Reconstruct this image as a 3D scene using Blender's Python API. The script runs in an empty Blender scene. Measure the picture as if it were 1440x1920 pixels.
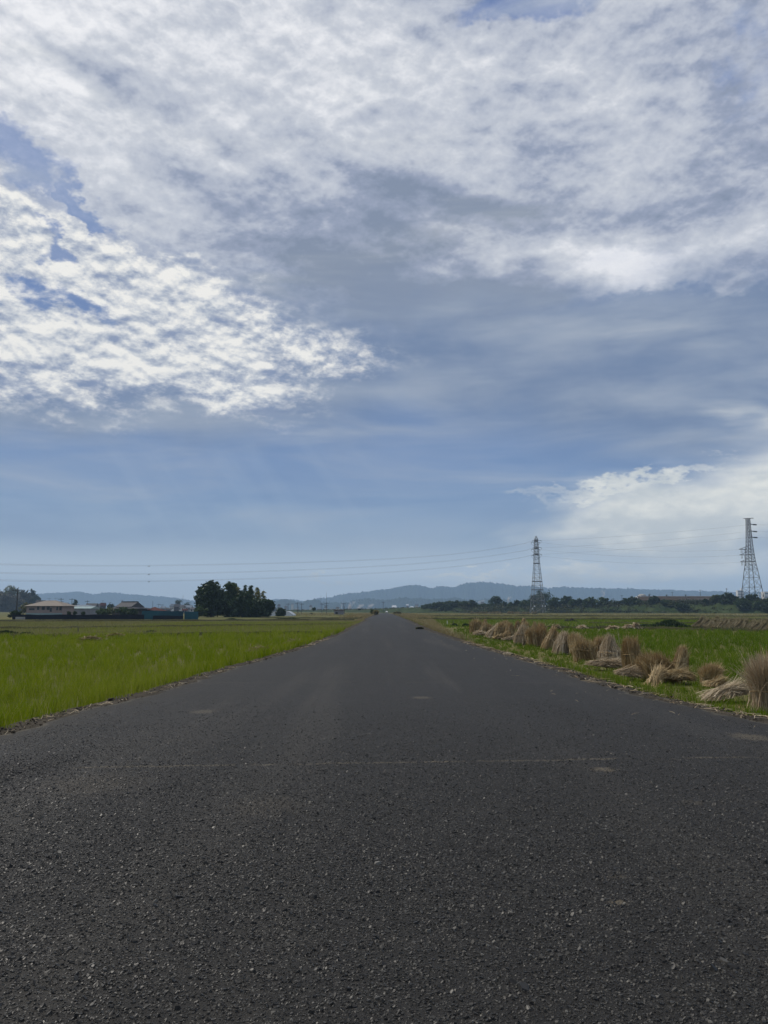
import bpy, bmesh, math, random
import numpy as np
from mathutils import Vector, Matrix

C = bpy.context.scene.collection
S = bpy.context.scene

# ---------------------------------------------------------------- camera
PITCH = math.radians(7.28)
CAM_H = 1.4
F = 1440.0                      # focal length in photo pixels (1440 x 1920 photo)
cam_d = bpy.data.cameras.new("camera")
cam_d.sensor_fit = 'HORIZONTAL'
cam_d.sensor_width = 36.0
cam_d.lens = 36.0
cam_d.clip_start = 0.05
cam_d.clip_end = 30000
cam = bpy.data.objects.new("camera", cam_d)
C.objects.link(cam)
cam.location = (0, 0, CAM_H)
cam.rotation_euler = (math.pi / 2 + PITCH, 0, 0)
S.camera = cam


def ray(px, py):
    a = (px - 720.0) / F
    b = (960.0 - py) / F
    return Vector((a, math.cos(PITCH) - b * math.sin(PITCH), math.sin(PITCH) + b * math.cos(PITCH)))


def at(px, py, Y):
    d = ray(px, py)
    t = Y / d.y
    return Vector((d.x * t, Y, CAM_H + d.z * t))


def ground(px, py, z=0.0):
    d = ray(px, py)
    t = (z - CAM_H) / d.z
    return Vector((d.x * t, d.y * t, z))


def azel(px, py):
    d = ray(px, py).normalized()
    return math.degrees(math.atan2(d.x, d.y)), math.degrees(math.asin(d.z))


# ---------------------------------------------------------------- exposure
S.view_settings.view_transform = 'Standard'
S.view_settings.look = 'None'
S.view_settings.exposure = 0.0
S.view_settings.gamma = 1.0
S.view_settings.use_curve_mapping = False
S.cycles.use_denoising = True
S.cycles.volume_bounces = 0
S.cycles.max_bounces = 8
S.cycles.use_adaptive_sampling = True
S.cycles.adaptive_threshold = 0.012

# ---------------------------------------------------------------- sun
SUN_EL, SUN_AZ = math.radians(43), math.radians(-60)     # azimuth from +Y towards +X
sun_d = bpy.data.lights.new("sun", 'SUN')
sun_d.energy = 3.0
sun_d.angle = math.radians(2.0)
sun_d.color = (1.0, 0.93, 0.83)
sun = bpy.data.objects.new("sun", sun_d)
C.objects.link(sun)
sdir = Vector((math.sin(SUN_AZ) * math.cos(SUN_EL), math.cos(SUN_AZ) * math.cos(SUN_EL), math.sin(SUN_EL)))
sun.rotation_euler = sdir.to_track_quat('Z', 'Y').to_euler()


# ---------------------------------------------------------------- node helper
def srgb(r, g, b):
    def f(c):
        c /= 255.0
        return c / 12.92 if c <= 0.04045 else ((c + 0.055) / 1.055) ** 2.4
    return (f(r), f(g), f(b), 1.0)


class NT:
    def __init__(self, tree):
        self.t = tree

    def new(self, typ, **kw):
        n = self.t.nodes.new(typ)
        for k, v in kw.items():
            setattr(n, k, v)
        return n

    def put(self, sock, v):
        if v is None:
            return
        if isinstance(v, bpy.types.NodeSocket):
            self.t.links.new(v, sock)
        else:
            sock.default_value = v

    def m(self, op, a, b=None, c=None, clamp=False):
        n = self.new('ShaderNodeMath', operation=op, use_clamp=clamp)
        self.put(n.inputs[0], a)
        self.put(n.inputs[1], b)
        self.put(n.inputs[2], c)
        return n.outputs[0]

    def v(self, op, a, b=None, s=None):
        n = self.new('ShaderNodeVectorMath', operation=op)
        self.put(n.inputs[0], a)
        self.put(n.inputs[1], b)
        if s is not None:
            self.put(n.inputs['Scale'], s)
        return n.outputs[1] if op in ('LENGTH', 'DISTANCE', 'DOT_PRODUCT') else n.outputs[0]

    def comb(self, x=0.0, y=0.0, z=0.0):
        n = self.new('ShaderNodeCombineXYZ')
        for i, q in enumerate((x, y, z)):
            self.put(n.inputs[i], q)
        return n.outputs[0]

    def sep(self, v):
        n = self.new('ShaderNodeSeparateXYZ')
        self.put(n.inputs[0], v)
        return n.outputs

    def mapping(self, v, loc=(0, 0, 0), rot=(0, 0, 0), scale=(1, 1, 1), typ='POINT'):
        n = self.new('ShaderNodeMapping', vector_type=typ)
        self.put(n.inputs[0], v)
        n.inputs[1].default_value = loc
        n.inputs[2].default_value = rot
        n.inputs[3].default_value = scale
        return n.outputs[0]

    def noise(self, v, scale, detail=6.0, rough=0.55, dist=0.0, lac=2.0, out=0, dims='3D'):
        n = self.new('ShaderNodeTexNoise', noise_dimensions=dims)
        self.put(n.inputs['Vector'], v)
        self.put(n.inputs['Scale'], scale)
        self.put(n.inputs['Detail'], detail)
        self.put(n.inputs['Roughness'], rough)
        self.put(n.inputs['Lacunarity'], lac)
        self.put(n.inputs['Distortion'], dist)
        return n.outputs[out]

    def voronoi(self, v, scale, feature='F1', out='Distance', rnd=1.0, dims='3D'):
        n = self.new('ShaderNodeTexVoronoi', feature=feature, voronoi_dimensions=dims)
        self.put(n.inputs['Vector'], v)
        self.put(n.inputs['Scale'], scale)
        self.put(n.inputs['Randomness'], rnd)
        return n.outputs[out]

    def rng(self, v, a, b, c=0.0, d=1.0, smooth=True):
        n = self.new('ShaderNodeMapRange', interpolation_type='SMOOTHSTEP' if smooth else 'LINEAR', clamp=True)
        self.put(n.inputs[0], v)
        for i, q in enumerate((a, b, c, d)):
            self.put(n.inputs[i + 1], q)
        return n.outputs[0]

    def mix(self, f, a, b, blend='MIX'):
        n = self.new('ShaderNodeMix', data_type='RGBA', blend_type=blend)
        self.put(n.inputs[0], f)
        self.put(n.inputs[6], a)
        self.put(n.inputs[7], b)
        return n.outputs[2]

    def ramp(self, f, stops, interp='LINEAR'):
        n = self.new('ShaderNodeValToRGB')
        cr = n.color_ramp
        cr.interpolation = interp
        while len(cr.elements) < len(stops):
            cr.elements.new(0.5)
        for e, (p, col) in zip(cr.elements, stops):
            e.position = p
            e.color = col
        self.put(n.inputs[0], f)
        return n.outputs[0]


# ---------------------------------------------------------------- sky
WS = 0.1                                    # background strength
world = bpy.data.worlds.new("World")
S.world = world
world.use_nodes = True
wt = world.node_tree
wt.nodes.clear()
k = NT(wt)


def sky_col(r, g, b, gain=1.0):
    c = srgb(r, g, b)
    return (c[0] / WS * gain, c[1] / WS * gain, c[2] / WS * gain, 1.0)


D = k.new('ShaderNodeTexCoord').outputs['Generated']
dx, dy, dz = k.sep(D)
AZ = k.m('MULTIPLY', k.m('ARCTAN2', dx, dy), 57.2958)
EL = k.m('MULTIPLY', k.m('ARCSINE', dz), 57.2958)
zz = k.m('ADD', k.m('MAXIMUM', dz, 0.0), 0.33)
P = k.comb(k.m('DIVIDE', dx, zz), k.m('DIVIDE', dy, zz), 0.0)       # flat cloud layer seen in perspective
AE = k.comb(AZ, EL, 0.0)
wn = k.v('SUBTRACT', k.noise(P, 7.0, 5.0, 0.65, out=1), (0.5, 0.5, 0.5))
AEW = k.v('ADD', AE, k.v('MULTIPLY', wn, (9.0, 6.5, 0.0)))           # ragged outlines
wn2 = k.v('SUBTRACT', k.noise(P, 3.0, 3.0, 0.5, out=1), (0.5, 0.5, 0.5))
AES = k.v('ADD', AE, k.v('MULTIPLY', wn2, (9.0, 5.5, 0.0)))          # soft outlines


def blob(px, py, rx, ry, rot=0.0, v=None):
    """soft elliptical patch of sky, 1 at its middle, 0 at its rim"""
    a, e = azel(px, py)
    sx = abs(azel(px + 100, py)[0] - a) / 100 * rx
    sy = abs(azel(px, py - 100)[1] - e) / 100 * ry
    q = k.mapping(AEW if v is None else v, (a, e, 0), (0, 0, math.radians(rot)), (sx, sy, 1), 'TEXTURE')
    return k.m('SUBTRACT', 1.0, k.v('LENGTH', q), clamp=True)


def union(*bs):
    r = bs[0]
    for b in bs[1:]:
        r = k.m('MAXIMUM', r, b)
    return r


def el_of(py):
    return azel(720, py)[1]


sky = k.new('ShaderNodeTexSky', sky_type='NISHITA')
sky.sun_disc = False
sky.sun_elevation = SUN_EL
sky.sun_rotation = SUN_AZ
sky.altitude = 50
sky.air_density = 1.0
sky.dust_density = 1.0
sky.ozone_density = 1.4
clear = k.mix(1.0, sky.outputs[0], (0.62, 0.72, 0.86, 1), 'MULTIPLY')

# noise fields over the cloud layer
n_big = k.noise(P, 3.0, 2.0, 0.5, 0.3)
n_mid = k.noise(k.mapping(P, (3, 1, 0), (0, 0, math.radians(20)), (1.0, 1.25, 1)), 6.0, 6.0, 0.58, 0.25)
n_str = k.noise(k.mapping(P, (1, 7, 0), (0, 0, math.radians(-38)), (1.0, 1.8, 1)), 5.0, 5.0, 0.58, 0.3)
ca_ = k.v('MULTIPLY', AE, (0.01745, 0.0225, 0.0))                      # isotropic angle coordinates
n_rip = k.m('SUBTRACT', 1.0, k.m('ABSOLUTE', k.m('SUBTRACT', k.m('MULTIPLY', k.noise(k.mapping(ca_, (2, 4, 0), (0, 0, math.radians(-30)), (0.8, 1.25, 1)), 11.0, 5.0, 0.60, 0.15), 2.0), 1.0)))
CM = ((5, 2, 0), (0, 0, math.radians(26)), (0.85, 1.2, 1))
n_cell = k.noise(k.mapping(ca_, *CM), 23.0, 7.0, 0.60, 0.10)
n_lit = k.noise(k.mapping(ca_, (4.994, 2.010, 0), CM[1], CM[2]), 23.0, 4.0, 0.60, 0.10)
n_fine = k.noise(P, 60.0, 3.0, 0.62, 0.2)
n_band = k.noise(k.comb(k.m('MULTIPLY', AZ, 0.028), k.m('MULTIPLY', EL, 0.17), 0.0), 1.7, 4.0, 0.55, 0.4)

# 1 lower sky: blue air with layered grey blue stratus
low = k.ramp(k.m('DIVIDE', EL, 45.0, clamp=True), [
    (0.0, sky_col(160, 178, 196)), (0.05, sky_col(150, 172, 197)), (0.12, sky_col(130, 157, 193)),
    (0.20, sky_col(110, 142, 187)), (0.30, sky_col(118, 144, 188)), (0.42, sky_col(128, 146, 182)),
    (0.6, sky_col(100, 130, 186)), (1.0, sky_col(78, 108, 174))])
col = k.mix(0.90, clear, low)
band = k.rng(n_band, 0.42, 0.66)
col = k.mix(k.m('MULTIPLY', band, 0.65), col, sky_col(150, 166, 192))
dband = k.rng(n_band, 0.52, 0.34)
col = k.mix(k.m('MULTIPLY', dband, 0.62), col, sky_col(94, 127, 176))
# paler air and thin streaks just above the hills
col = k.mix(k.m('MULTIPLY', k.rng(EL, 12.0, 3.0), 0.55), col, sky_col(172, 188, 202))
col = k.mix(k.m('MULTIPLY', k.rng(EL, 5.5, 1.5), 0.75), col, sky_col(205, 216, 224, 1.35))
col = k.mix(k.m('MULTIPLY', k.rng(blob(500, 850, 1400, 130, 0, AES), 0.0, 0.8), 0.35), col, sky_col(134, 153, 186))

# faint slanting shafts of light under the cloud
rayv = k.mapping(k.mapping(AE, (0, 0, 0), (0, 0, math.radians(-36)), (1, 1, 1)), scale=(0.30, 0.012, 1))
rays = k.m('MULTIPLY', k.rng(k.noise(rayv, 2.2, 2.0, 0.5), 0.45, 0.70), k.rng(blob(470, 930, 420, 200, 0, AE), 0.0, 0.6))
col = k.mix(k.m('MULTIPLY', rays, 0.11), col, sky_col(176, 194, 212))

# 2 grey lavender stratus sheet across the middle
st = union(blob(1250, 670, 820, 250, 0, AES), blob(820, 620, 620, 220, -8, AES),
           blob(420, 700, 640, 170, 0, AES), blob(50, 720, 340, 150, 0, AES))
stm = k.rng(k.m('ADD', st, k.m('MULTIPLY', k.m('SUBTRACT', n_band, 0.5), 0.5)), -0.02, 0.62)
stc = k.mix(k.rng(k.m('ADD', k.m('MULTIPLY', n_band, 0.65), k.m('MULTIPLY', n_mid, 0.35)), 0.36, 0.62), sky_col(115, 133, 163), sky_col(150, 162, 181))
col = k.mix(k.m('MULTIPLY', stm, 0.85), col, stc)

# 3 the high white sheet over the upper half
hi = k.rng(k.sep(AEW)[1], el_of(660), el_of(480))
cut = blob(1330, 660, 560, 150, 0)
hi = k.m('MULTIPLY', hi, k.m('SUBTRACT', 1.0, k.rng(cut, 0.02, 0.18)))
gap = union(blob(1010, 10, 210, 75, 8), k.m('MULTIPLY', blob(30, 295, 230, 85, -36), 0.80), k.m('MULTIPLY', blob(160, 385, 120, 40, -35), 0.8),
            k.m('MULTIPLY', blob(1420, 120, 200, 260, 0), 0.35))
gm = k.rng(k.m('ADD', gap, k.m('MULTIPLY', k.m('SUBTRACT', n_cell, 0.5), 0.9)), 0.18, 0.50)
gm = k.m('MULTIPLY', gm, k.rng(gap, 0.0, 0.2))
him = k.m('MULTIPLY', hi, k.m('SUBTRACT', 1.0, k.m('MULTIPLY', gm, 0.70)))
bright = k.m('ADD', k.m('MULTIPLY', k.rng(n_mid, 0.28, 0.72, smooth=False), 0.22), k.m('ADD', k.m('MULTIPLY', k.rng(n_str, 0.3, 0.7, smooth=False), 0.20), k.m('MULTIPLY', n_cell, 0.24)))
bright = k.m('ADD', bright, k.m('MULTIPLY', n_fine, 0.18))
bright = k.m('SUBTRACT', bright, 0.07)
bright = k.m('ADD', bright, k.m('MULTIPLY', k.m('SUBTRACT', n_cell, n_lit), 0.40))
bright = k.m('ADD', bright, k.m('MULTIPLY', k.m('SUBTRACT', n_rip, 0.78), 0.60))
bright = k.m('ADD', bright, k.m('MULTIPLY', blob(40, 60, 900, 620, 0, AES), 0.30))
bright = k.m('ADD', bright, k.m('MULTIPLY', blob(1080, 505, 420, 75, 3, AES), 0.40))
bright = k.m('ADD', bright, k.m('MULTIPLY', blob(1250, 480, 330, 70, 0, AES), 0.25))
bright = k.m('ADD', bright, k.m('MULTIPLY', blob(760, 150, 420, 220, 0, AES), 0.10))
bright = k.m('ADD', bright, 0.02)
for b_, a_ in ((blob(230, 140, 330, 60, -14, AES), 0.34), (blob(340, 300, 260, 70, -12, AES), 0.20),
               (blob(650, 500, 430, 155, -22, AES), 0.56), (blob(930, 575, 300, 80, 6, AES), 0.75),
               (blob(640, 280, 260, 50, -20, AES), 0.25), (blob(900, 400, 480, 80, -8, AES), 0.28),
               (blob(760, 340, 200, 50, -18, AES), 0.20), (blob(1400, 330, 240, 420, 0, AES), 0.18)):
    bright = k.m('SUBTRACT', bright, k.m('MULTIPLY', b_, a_))
wc = k.ramp(k.rng(bright, 0.06, 0.80, smooth=False), [
    (0.0, sky_col(133, 145, 166)), (0.26, sky_col(156, 165, 186)), (0.46, sky_col(187, 193, 206)),
    (0.68, sky_col(208, 212, 220)), (1.0, sky_col(248, 248, 250))])
col = k.mix(k.m('MULTIPLY', him, 0.96), col, wc)

# 4 bright broken cumulus cells to the left, blue showing between them
pa = union(blob(50, 560, 470, 250, -12), blob(270, 590, 430, 180, -18), k.m('MULTIPLY', blob(560, 645, 270, 80, -8), 0.42), blob(30, 440, 290, 110, -20))
cells = k.m('ADD', k.m('MULTIPLY', n_cell, 0.62), k.m('ADD', k.m('MULTIPLY', n_fine, 0.20), k.m('MULTIPLY', n_mid, 0.33)))
hole = union(blob(125, 560, 105, 42, -20), blob(110, 455, 60, 20, -15), blob(185, 400, 50, 24, 0))
cells = k.m('SUBTRACT', cells, k.m('MULTIPLY', hole, 0.42))
cm = k.rng(k.m('ADD', cells, k.m('MULTIPLY', k.rng(pa, 0.0, 0.6), 0.27)), 0.55, 0.84)
cm = k.m('MULTIPLY', cm, k.rng(pa, 0.0, 0.34, 0.0, 0.96))
blue_under = k.mix(k.rng(k.m('SUBTRACT', hole, 0.0), 0.35, 0.05), sky_col(88, 121, 178), sky_col(136, 150, 182))
col = k.mix(k.m('MULTIPLY', k.rng(pa, 0.10, 0.45), 0.7), col, blue_under)
relief = k.m('SUBTRACT', n_cell, n_lit)                    # lit rims towards the sun, shade away from it
cb = k.m('ADD', k.m('MULTIPLY', relief, 1.5), k.m('ADD', k.m('ADD', k.m('MULTIPLY', n_cell, 0.55), k.m('MULTIPLY', n_mid, 0.40)), k.m('MULTIPLY', n_fine, 0.30)))
cc = k.ramp(k.rng(cb, 0.30, 0.80, smooth=False), [
    (0.0, sky_col(146, 158, 184)), (0.35, sky_col(186, 193, 205)), (0.68, sky_col(222, 224, 226)), (1.0, sky_col(250, 248, 242))])
col = k.mix(cm, col, cc)

# 5 pale cream cloud low on the right, its small companion above
cr = union(blob(1310, 965, 470, 125, 4, AES), blob(1440, 940, 320, 95, 0, AES), k.m('MULTIPLY', blob(1440, 772, 170, 36, -12, AES), 0.30), k.m('MULTIPLY', blob(1180, 905, 260, 26, 8), 0.8),
           k.m('MULTIPLY', blob(1100, 1080, 420, 40, 2), 0.55), k.m('MULTIPLY', blob(880, 1072, 130, 12, 0), 0.9),
           k.m('MULTIPLY', blob(600, 1080, 60, 8, 0), 0.8))
crm = k.rng(k.m('ADD', cr, k.m('MULTIPLY', k.m('SUBTRACT', n_band, 0.5), 0.7)), 0.0, 0.58)
crc = k.mix(k.rng(k.m('ADD', k.m('MULTIPLY', n_band, 0.5), k.m('MULTIPLY', n_cell, 0.5)), 0.38, 0.62), sky_col(200, 205, 205, 1.12), sky_col(228, 227, 218, 1.25))
col = k.mix(k.m('MULTIPLY', crm, 0.92), col, crc)

# below the horizon (never seen, only lights from under)
col = k.mix(k.rng(EL, -0.5, -2.0), col, sky_col(70, 80, 60))
bg = k.new('ShaderNodeBackground')
k.put(bg.inputs[0], col)
bg.inputs[1].default_value = WS
wo = k.new('ShaderNodeOutputWorld')
wt.links.new(bg.outputs[0], wo.inputs[0])
world.cycles.sampling_method = 'MANUAL'
world.cycles.sample_map_resolution = 512

# ================================================================ builders
GZ = -0.30                                   # level of the paddies below the road
R = np.random.default_rng(11)


def tag(o, label=None, cat=None, group=None, kind=None):
    if label:
        o['label'] = label
    if cat:
        o['category'] = cat
    if group:
        o['group'] = group
    if kind:
        o['kind'] = kind
    return o


def thing(name, loc, label, cat, group=None, rz=0.0):
    o = bpy.data.objects.new(name, None)
    o.empty_display_size = 0.2
    C.objects.link(o)
    o.location = loc
    o.rotation_euler = (0, 0, rz)
    return tag(o, label, cat, group)


def link(name, me, parent=None, loc=(0, 0, 0)):
    o = bpy.data.objects.new(name, me)
    C.objects.link(o)
    o.location = loc
    o.parent = parent
    return o


def np_mesh(name, V, Fc, mat, attrs=None, smooth=False):
    """mesh from arrays; faces all have the same number of corners"""
    V = np.asarray(V, np.float32)
    Fc = np.asarray(Fc, np.int32)
    me = bpy.data.meshes.new(name)
    nf, nc = Fc.shape
    me.vertices.add(len(V))
    me.vertices.foreach_set('co', V.ravel())
    me.loops.add(nf * nc)
    me.loops.foreach_set('vertex_index', Fc.ravel())
    me.polygons.add(nf)
    me.polygons.foreach_set('loop_start', np.arange(nf, dtype=np.int32) * nc)
    me.polygons.foreach_set('use_smooth', np.full(nf, smooth))
    for kname, arr in (attrs or {}).items():
        a = me.attributes.new(kname, 'FLOAT', 'POINT')
        a.data.foreach_set('value', np.asarray(arr, np.float32))
    me.update(calc_edges=True)
    me.validate()
    me.materials.append(mat)
    return me


class MB:
    """collects shapes that become one mesh"""

    def __init__(self):
        self.v, self.f = [], []

    def add(self, vs, fs):
        b = len(self.v)
        self.v += [tuple(q) for q in vs]
        self.f += [tuple(b + i for i in q) for q in fs]

    def box(self, c, s, rz=0.0):
        cx, cy, cz = c
        hx, hy, hz = s[0] / 2, s[1] / 2, s[2] / 2
        ca, sa = math.cos(rz), math.sin(rz)
        vs = []
        for z in (-hz, hz):
            for x, y in ((-hx, -hy), (hx, -hy), (hx, hy), (-hx, hy)):
                vs.append((cx + x * ca - y * sa, cy + x * sa + y * ca, cz + z))
        self.add(vs, [(3, 2, 1, 0), (4, 5, 6, 7), (0, 1, 5, 4), (1, 2, 6, 5), (2, 3, 7, 6), (3, 0, 4, 7)])

    def tube(self, pts, rad, n=6):
        pts = [Vector(p) for p in pts]
        if not hasattr(rad, '__len__'):
            rad = [rad] * len(pts)
        vs, fs = [], []
        for i, p in enumerate(pts):
            t = (pts[min(i + 1, len(pts) - 1)] - pts[max(i - 1, 0)]).normalized()
            u = t.cross(Vector((0.31, 0.95, 0.05)))
            if u.length < 1e-3:
                u = t.cross(Vector((1, 0, 0)))
            u.normalize()
            w = t.cross(u)
            for j in range(n):
                a = 2 * math.pi * j / n
                vs.append(p + (u * math.cos(a) + w * math.sin(a)) * rad[i])
        for i in range(len(pts) - 1):
            for j in range(n):
                fs.append((i * n + j, i * n + (j + 1) % n, (i + 1) * n + (j + 1) % n, (i + 1) * n + j))
        fs.append(tuple(range(n))[::-1])
        fs.append(tuple((len(pts) - 1) * n + j for j in range(n)))
        self.add(vs, fs)

    def bar(self, a, b, r, n=4):
        self.tube([a, b], r, n)

    def build(self, name, mat, parent=None, loc=(0, 0, 0), smooth=False):
        me = bpy.data.meshes.new(name)
        me.from_pydata(self.v, [], self.f)
        me.materials.append(mat)
        if smooth:
            me.polygons.foreach_set('use_smooth', [True] * len(me.polygons))
        me.update()
        return link(name, me, parent, loc)


def ribbons(P0, P1, P2, w, segs=2, tip=0.15, rng=R):
    """strips bent along quadratic curves; returns verts, quads, index of the strip each vertex belongs to"""
    n = len(P0)
    P0, P1, P2 = (np.asarray(q, np.float64) for q in (P0, P1, P2))
    a = rng.uniform(0, 2 * np.pi, n)
    d = P2 - P0
    d /= np.linalg.norm(d, axis=1, keepdims=True) + 1e-9
    s = np.stack([np.cos(a), np.sin(a), rng.normal(0, 0.25, n)], 1)
    s -= d * (s * d).sum(1, keepdims=True)
    s /= np.linalg.norm(s, axis=1, keepdims=True) + 1e-9
    w = np.broadcast_to(np.asarray(w, np.float64), (n,))
    rows = []
    for i in range(segs + 1):
        t = i / segs
        c = P0 * (1 - t) ** 2 + P1 * (2 * t * (1 - t)) + P2 * t * t
        ww = (w * 0.5 * (1 - (1 - tip) * t ** 1.5))[:, None]
        rows += [c - s * ww, c + s * ww]
    V = np.stack(rows, 1).reshape(-1, 3)
    k2 = 2 * (segs + 1)
    q = np.array([[2 * i, 2 * i + 1, 2 * i + 3, 2 * i + 2] for i in range(segs)])
    Fq = (np.arange(n)[:, None, None] * k2 + q[None]).reshape(-1, 4)
    return V, Fq, np.repeat(np.arange(n), k2)


# ================================================================ materials
def new_mat(name):
    m = bpy.data.materials.new(name)
    m.use_nodes = True
    m.node_tree.nodes.clear()
    n = NT(m.node_tree)
    out = n.new('ShaderNodeOutputMaterial')
    return m, n, out


def attr(n, name):
    return n.new('ShaderNodeAttribute', attribute_name=name).outputs['Fac']


def obj_co(n):
    return n.new('ShaderNodeTexCoord').outputs['Object']


def solid(name, ca, cb=None, scale=3.0, rough=0.7, spec=0.3, metal=0.0, bump=0.0, stretch=(1, 1, 1)):
    """plain surface with soft mottling between two close colours"""
    m, n, out = new_mat(name)
    p = n.new('ShaderNodeBsdfPrincipled')
    cb = cb or tuple(c * 0.72 for c in ca)
    co = n.mapping(obj_co(n), scale=stretch)
    f = n.rng(n.noise(co, scale, 5.0, 0.6), 0.3, 0.7, smooth=False)
    n.put(p.inputs['Base Color'], n.mix(f, (*ca[:3], 1), (*cb[:3], 1)))
    p.inputs['Roughness'].default_value = rough
    p.inputs['Specular IOR Level'].default_value = spec
    p.inputs['Metallic'].default_value = metal
    if bump:
        b = n.new('ShaderNodeBump')
        b.inputs['Distance'].default_value = bump
        n.put(b.inputs['Height'], n.noise(co, scale * 6, 4.0, 0.6))
        n.t.links.new(b.outputs[0], p.inputs['Normal'])
    n.t.links.new(p.outputs[0], out.inputs[0])
    return m


def leafy(name, ca, cb, dry=(0.30, 0.23, 0.12), patch=0.0, patch_col=(0.16, 0.19, 0.04), trans=0.35, patch_scale=0.25, gloss=0.03):
    """leaf, blade or straw: colour differs from blade to blade by the tone attribute"""
    m, n, out = new_mat(name)
    c = n.mix(attr(n, 'tone'), (*ca, 1), (*cb, 1))
    if patch:
        f = n.rng(n.noise(n.mapping(obj_co(n), scale=(1, 0.7, 1)), patch_scale, 4.0, 0.6), 0.42, 0.66)
        c = n.mix(n.m('MULTIPLY', f, patch), c, (*patch_col, 1))
    c = n.mix(attr(n, 'dry'), c, (*dry, 1))
    d = n.new('ShaderNodeBsdfDiffuse')
    t = n.new('ShaderNodeBsdfTranslucent')
    g = n.new('ShaderNodeBsdfGlossy')
    g.inputs['Roughness'].default_value = 0.45
    for q in (d, t):
        n.put(q.inputs['Color'], c)
    g.inputs['Color'].default_value = (0.8, 0.85, 0.8, 1)
    x = n.new('ShaderNodeMixShader')
    x.inputs[0].default_value = trans
    n.t.links.new(d.outputs[0], x.inputs[1])
    n.t.links.new(t.outputs[0], x.inputs[2])
    y = n.new('ShaderNodeMixShader')
    y.inputs[0].default_value = gloss
    n.t.links.new(x.outputs[0], y.inputs[1])
    n.t.links.new(g.outputs[0], y.inputs[2])
    n.t.links.new(y.outputs[0], out.inputs[0])
    return m


M_grass_l = leafy('rice regrowth left', (0.098, 0.168, 0.001), (0.205, 0.258, 0.003), (0.36, 0.32, 0.12), 0.55, (0.25, 0.28, 0.03), gloss=0.0)
M_grass_r = leafy('rice regrowth right', (0.052, 0.116, 0.001), (0.112, 0.182, 0.003), (0.32, 0.28, 0.12), 0.35, (0.15, 0.22, 0.015), gloss=0.0)
M_far_grass = leafy('far paddy grass', (0.095, 0.125, 0.018), (0.17, 0.18, 0.035), (0.30, 0.25, 0.13), 0.6, (0.21, 0.19, 0.075), patch_scale=0.06)
M_dry_grass = leafy('dry verge grass', (0.13, 0.11, 0.035), (0.25, 0.20, 0.09), (0.30, 0.24, 0.12), trans=0.25)
M_weed = leafy('dark weeds', (0.012, 0.026, 0.006), (0.028, 0.048, 0.010), (0.08, 0.07, 0.03), trans=0.2)
M_straw = leafy('rice straw', (0.27, 0.195, 0.085), (0.64, 0.515, 0.30), (0.23, 0.135, 0.05), 0.45, (0.30, 0.20, 0.085), trans=0.12, patch_scale=1.3)
M_straw_dull = leafy('weathered straw', (0.18, 0.145, 0.08), (0.36, 0.30, 0.19), (0.14, 0.12, 0.05), 0.6, (0.20, 0.18, 0.08), trans=0.1, patch_scale=0.5)
M_straw_pale = leafy('bleached straw', (0.40, 0.33, 0.22), (0.58, 0.49, 0.35), (0.30, 0.21, 0.12), trans=0.12)
M_soil = solid('dark soil', (0.032, 0.027, 0.020), (0.070, 0.060, 0.045), 2.5, 0.95, 0.1, bump=0.04)
M_bund = solid('bund earth', (0.035, 0.036, 0.016), (0.060, 0.058, 0.026), 1.2, 0.95, 0.05, bump=0.05)

# ---- ground sheet
m, n, out = new_mat('paddy ground')
p = n.new('ShaderNodeBsdfPrincipled')
co = obj_co(n)
f1 = n.noise(n.mapping(co, scale=(0.35, 1, 1)), 0.05, 6.0, 0.6)
f2 = n.noise(co, 0.9, 6.0, 0.65)
c = n.mix(n.rng(f1, 0.35, 0.65), (0.085, 0.095, 0.030, 1), (0.15, 0.13, 0.055, 1))
c = n.mix(n.m('MULTIPLY', n.rng(f2, 0.5, 0.75), 0.5), c, (0.05, 0.06, 0.02, 1))
n.put(p.inputs['Base Color'], c)
p.inputs['Roughness'].default_value = 1.0
p.inputs['Specular IOR Level'].default_value = 0.05
n.t.links.new(p.outputs[0], out.inputs[0])
M_ground = m

# ================================================================ road outline (metres), read off the photo at road level
LPX = [(0, 1377), (150, 1332), (300, 1296), (440, 1251), (520, 1229), (580, 1211), (640, 1188), (690, 1162)]
RPX = [(1440, 1353), (1240, 1312), (1100, 1275), (1050, 1258), (950, 1228), (880, 1208), (800, 1181), (760, 1161)]


def edge_curve(px, far, ext):
    g = [ground(x, y) for x, y in px]
    ys = [q.y for q in g]
    xs = [q.x for q in g]
    ys = [-12.0, ext[1]] + ys + [120.0, 300.0, 460.0]
    xs = [ext[0] * 1.02, ext[0]] + xs + [far[0], far[1], far[1]]
    return np.array(ys), np.array(xs)


LY, LX = edge_curve(LPX, (-2.85, -2.5), (-6.2, 4.5))
RY, RX = edge_curve(RPX, (3.25, 2.75), (8.6, 4.0))


def xl(y):
    return np.interp(y, LY, LX)


def xr(y):
    return np.interp(y, RY, RX)


def wob(y, ph, a=1.0):
    y = np.asarray(y, float)
    return a * (0.05 * np.sin(y * 2.1 + ph) + 0.04 * np.sin(y * 5.3 + 2 * ph) + 0.025 * np.sin(y * 11.7 + ph * 3))


def road_z(y):
    return np.interp(y, [-20, 285, 330, 500], [0, 0, GZ + 0.02, GZ + 0.02])


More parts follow.
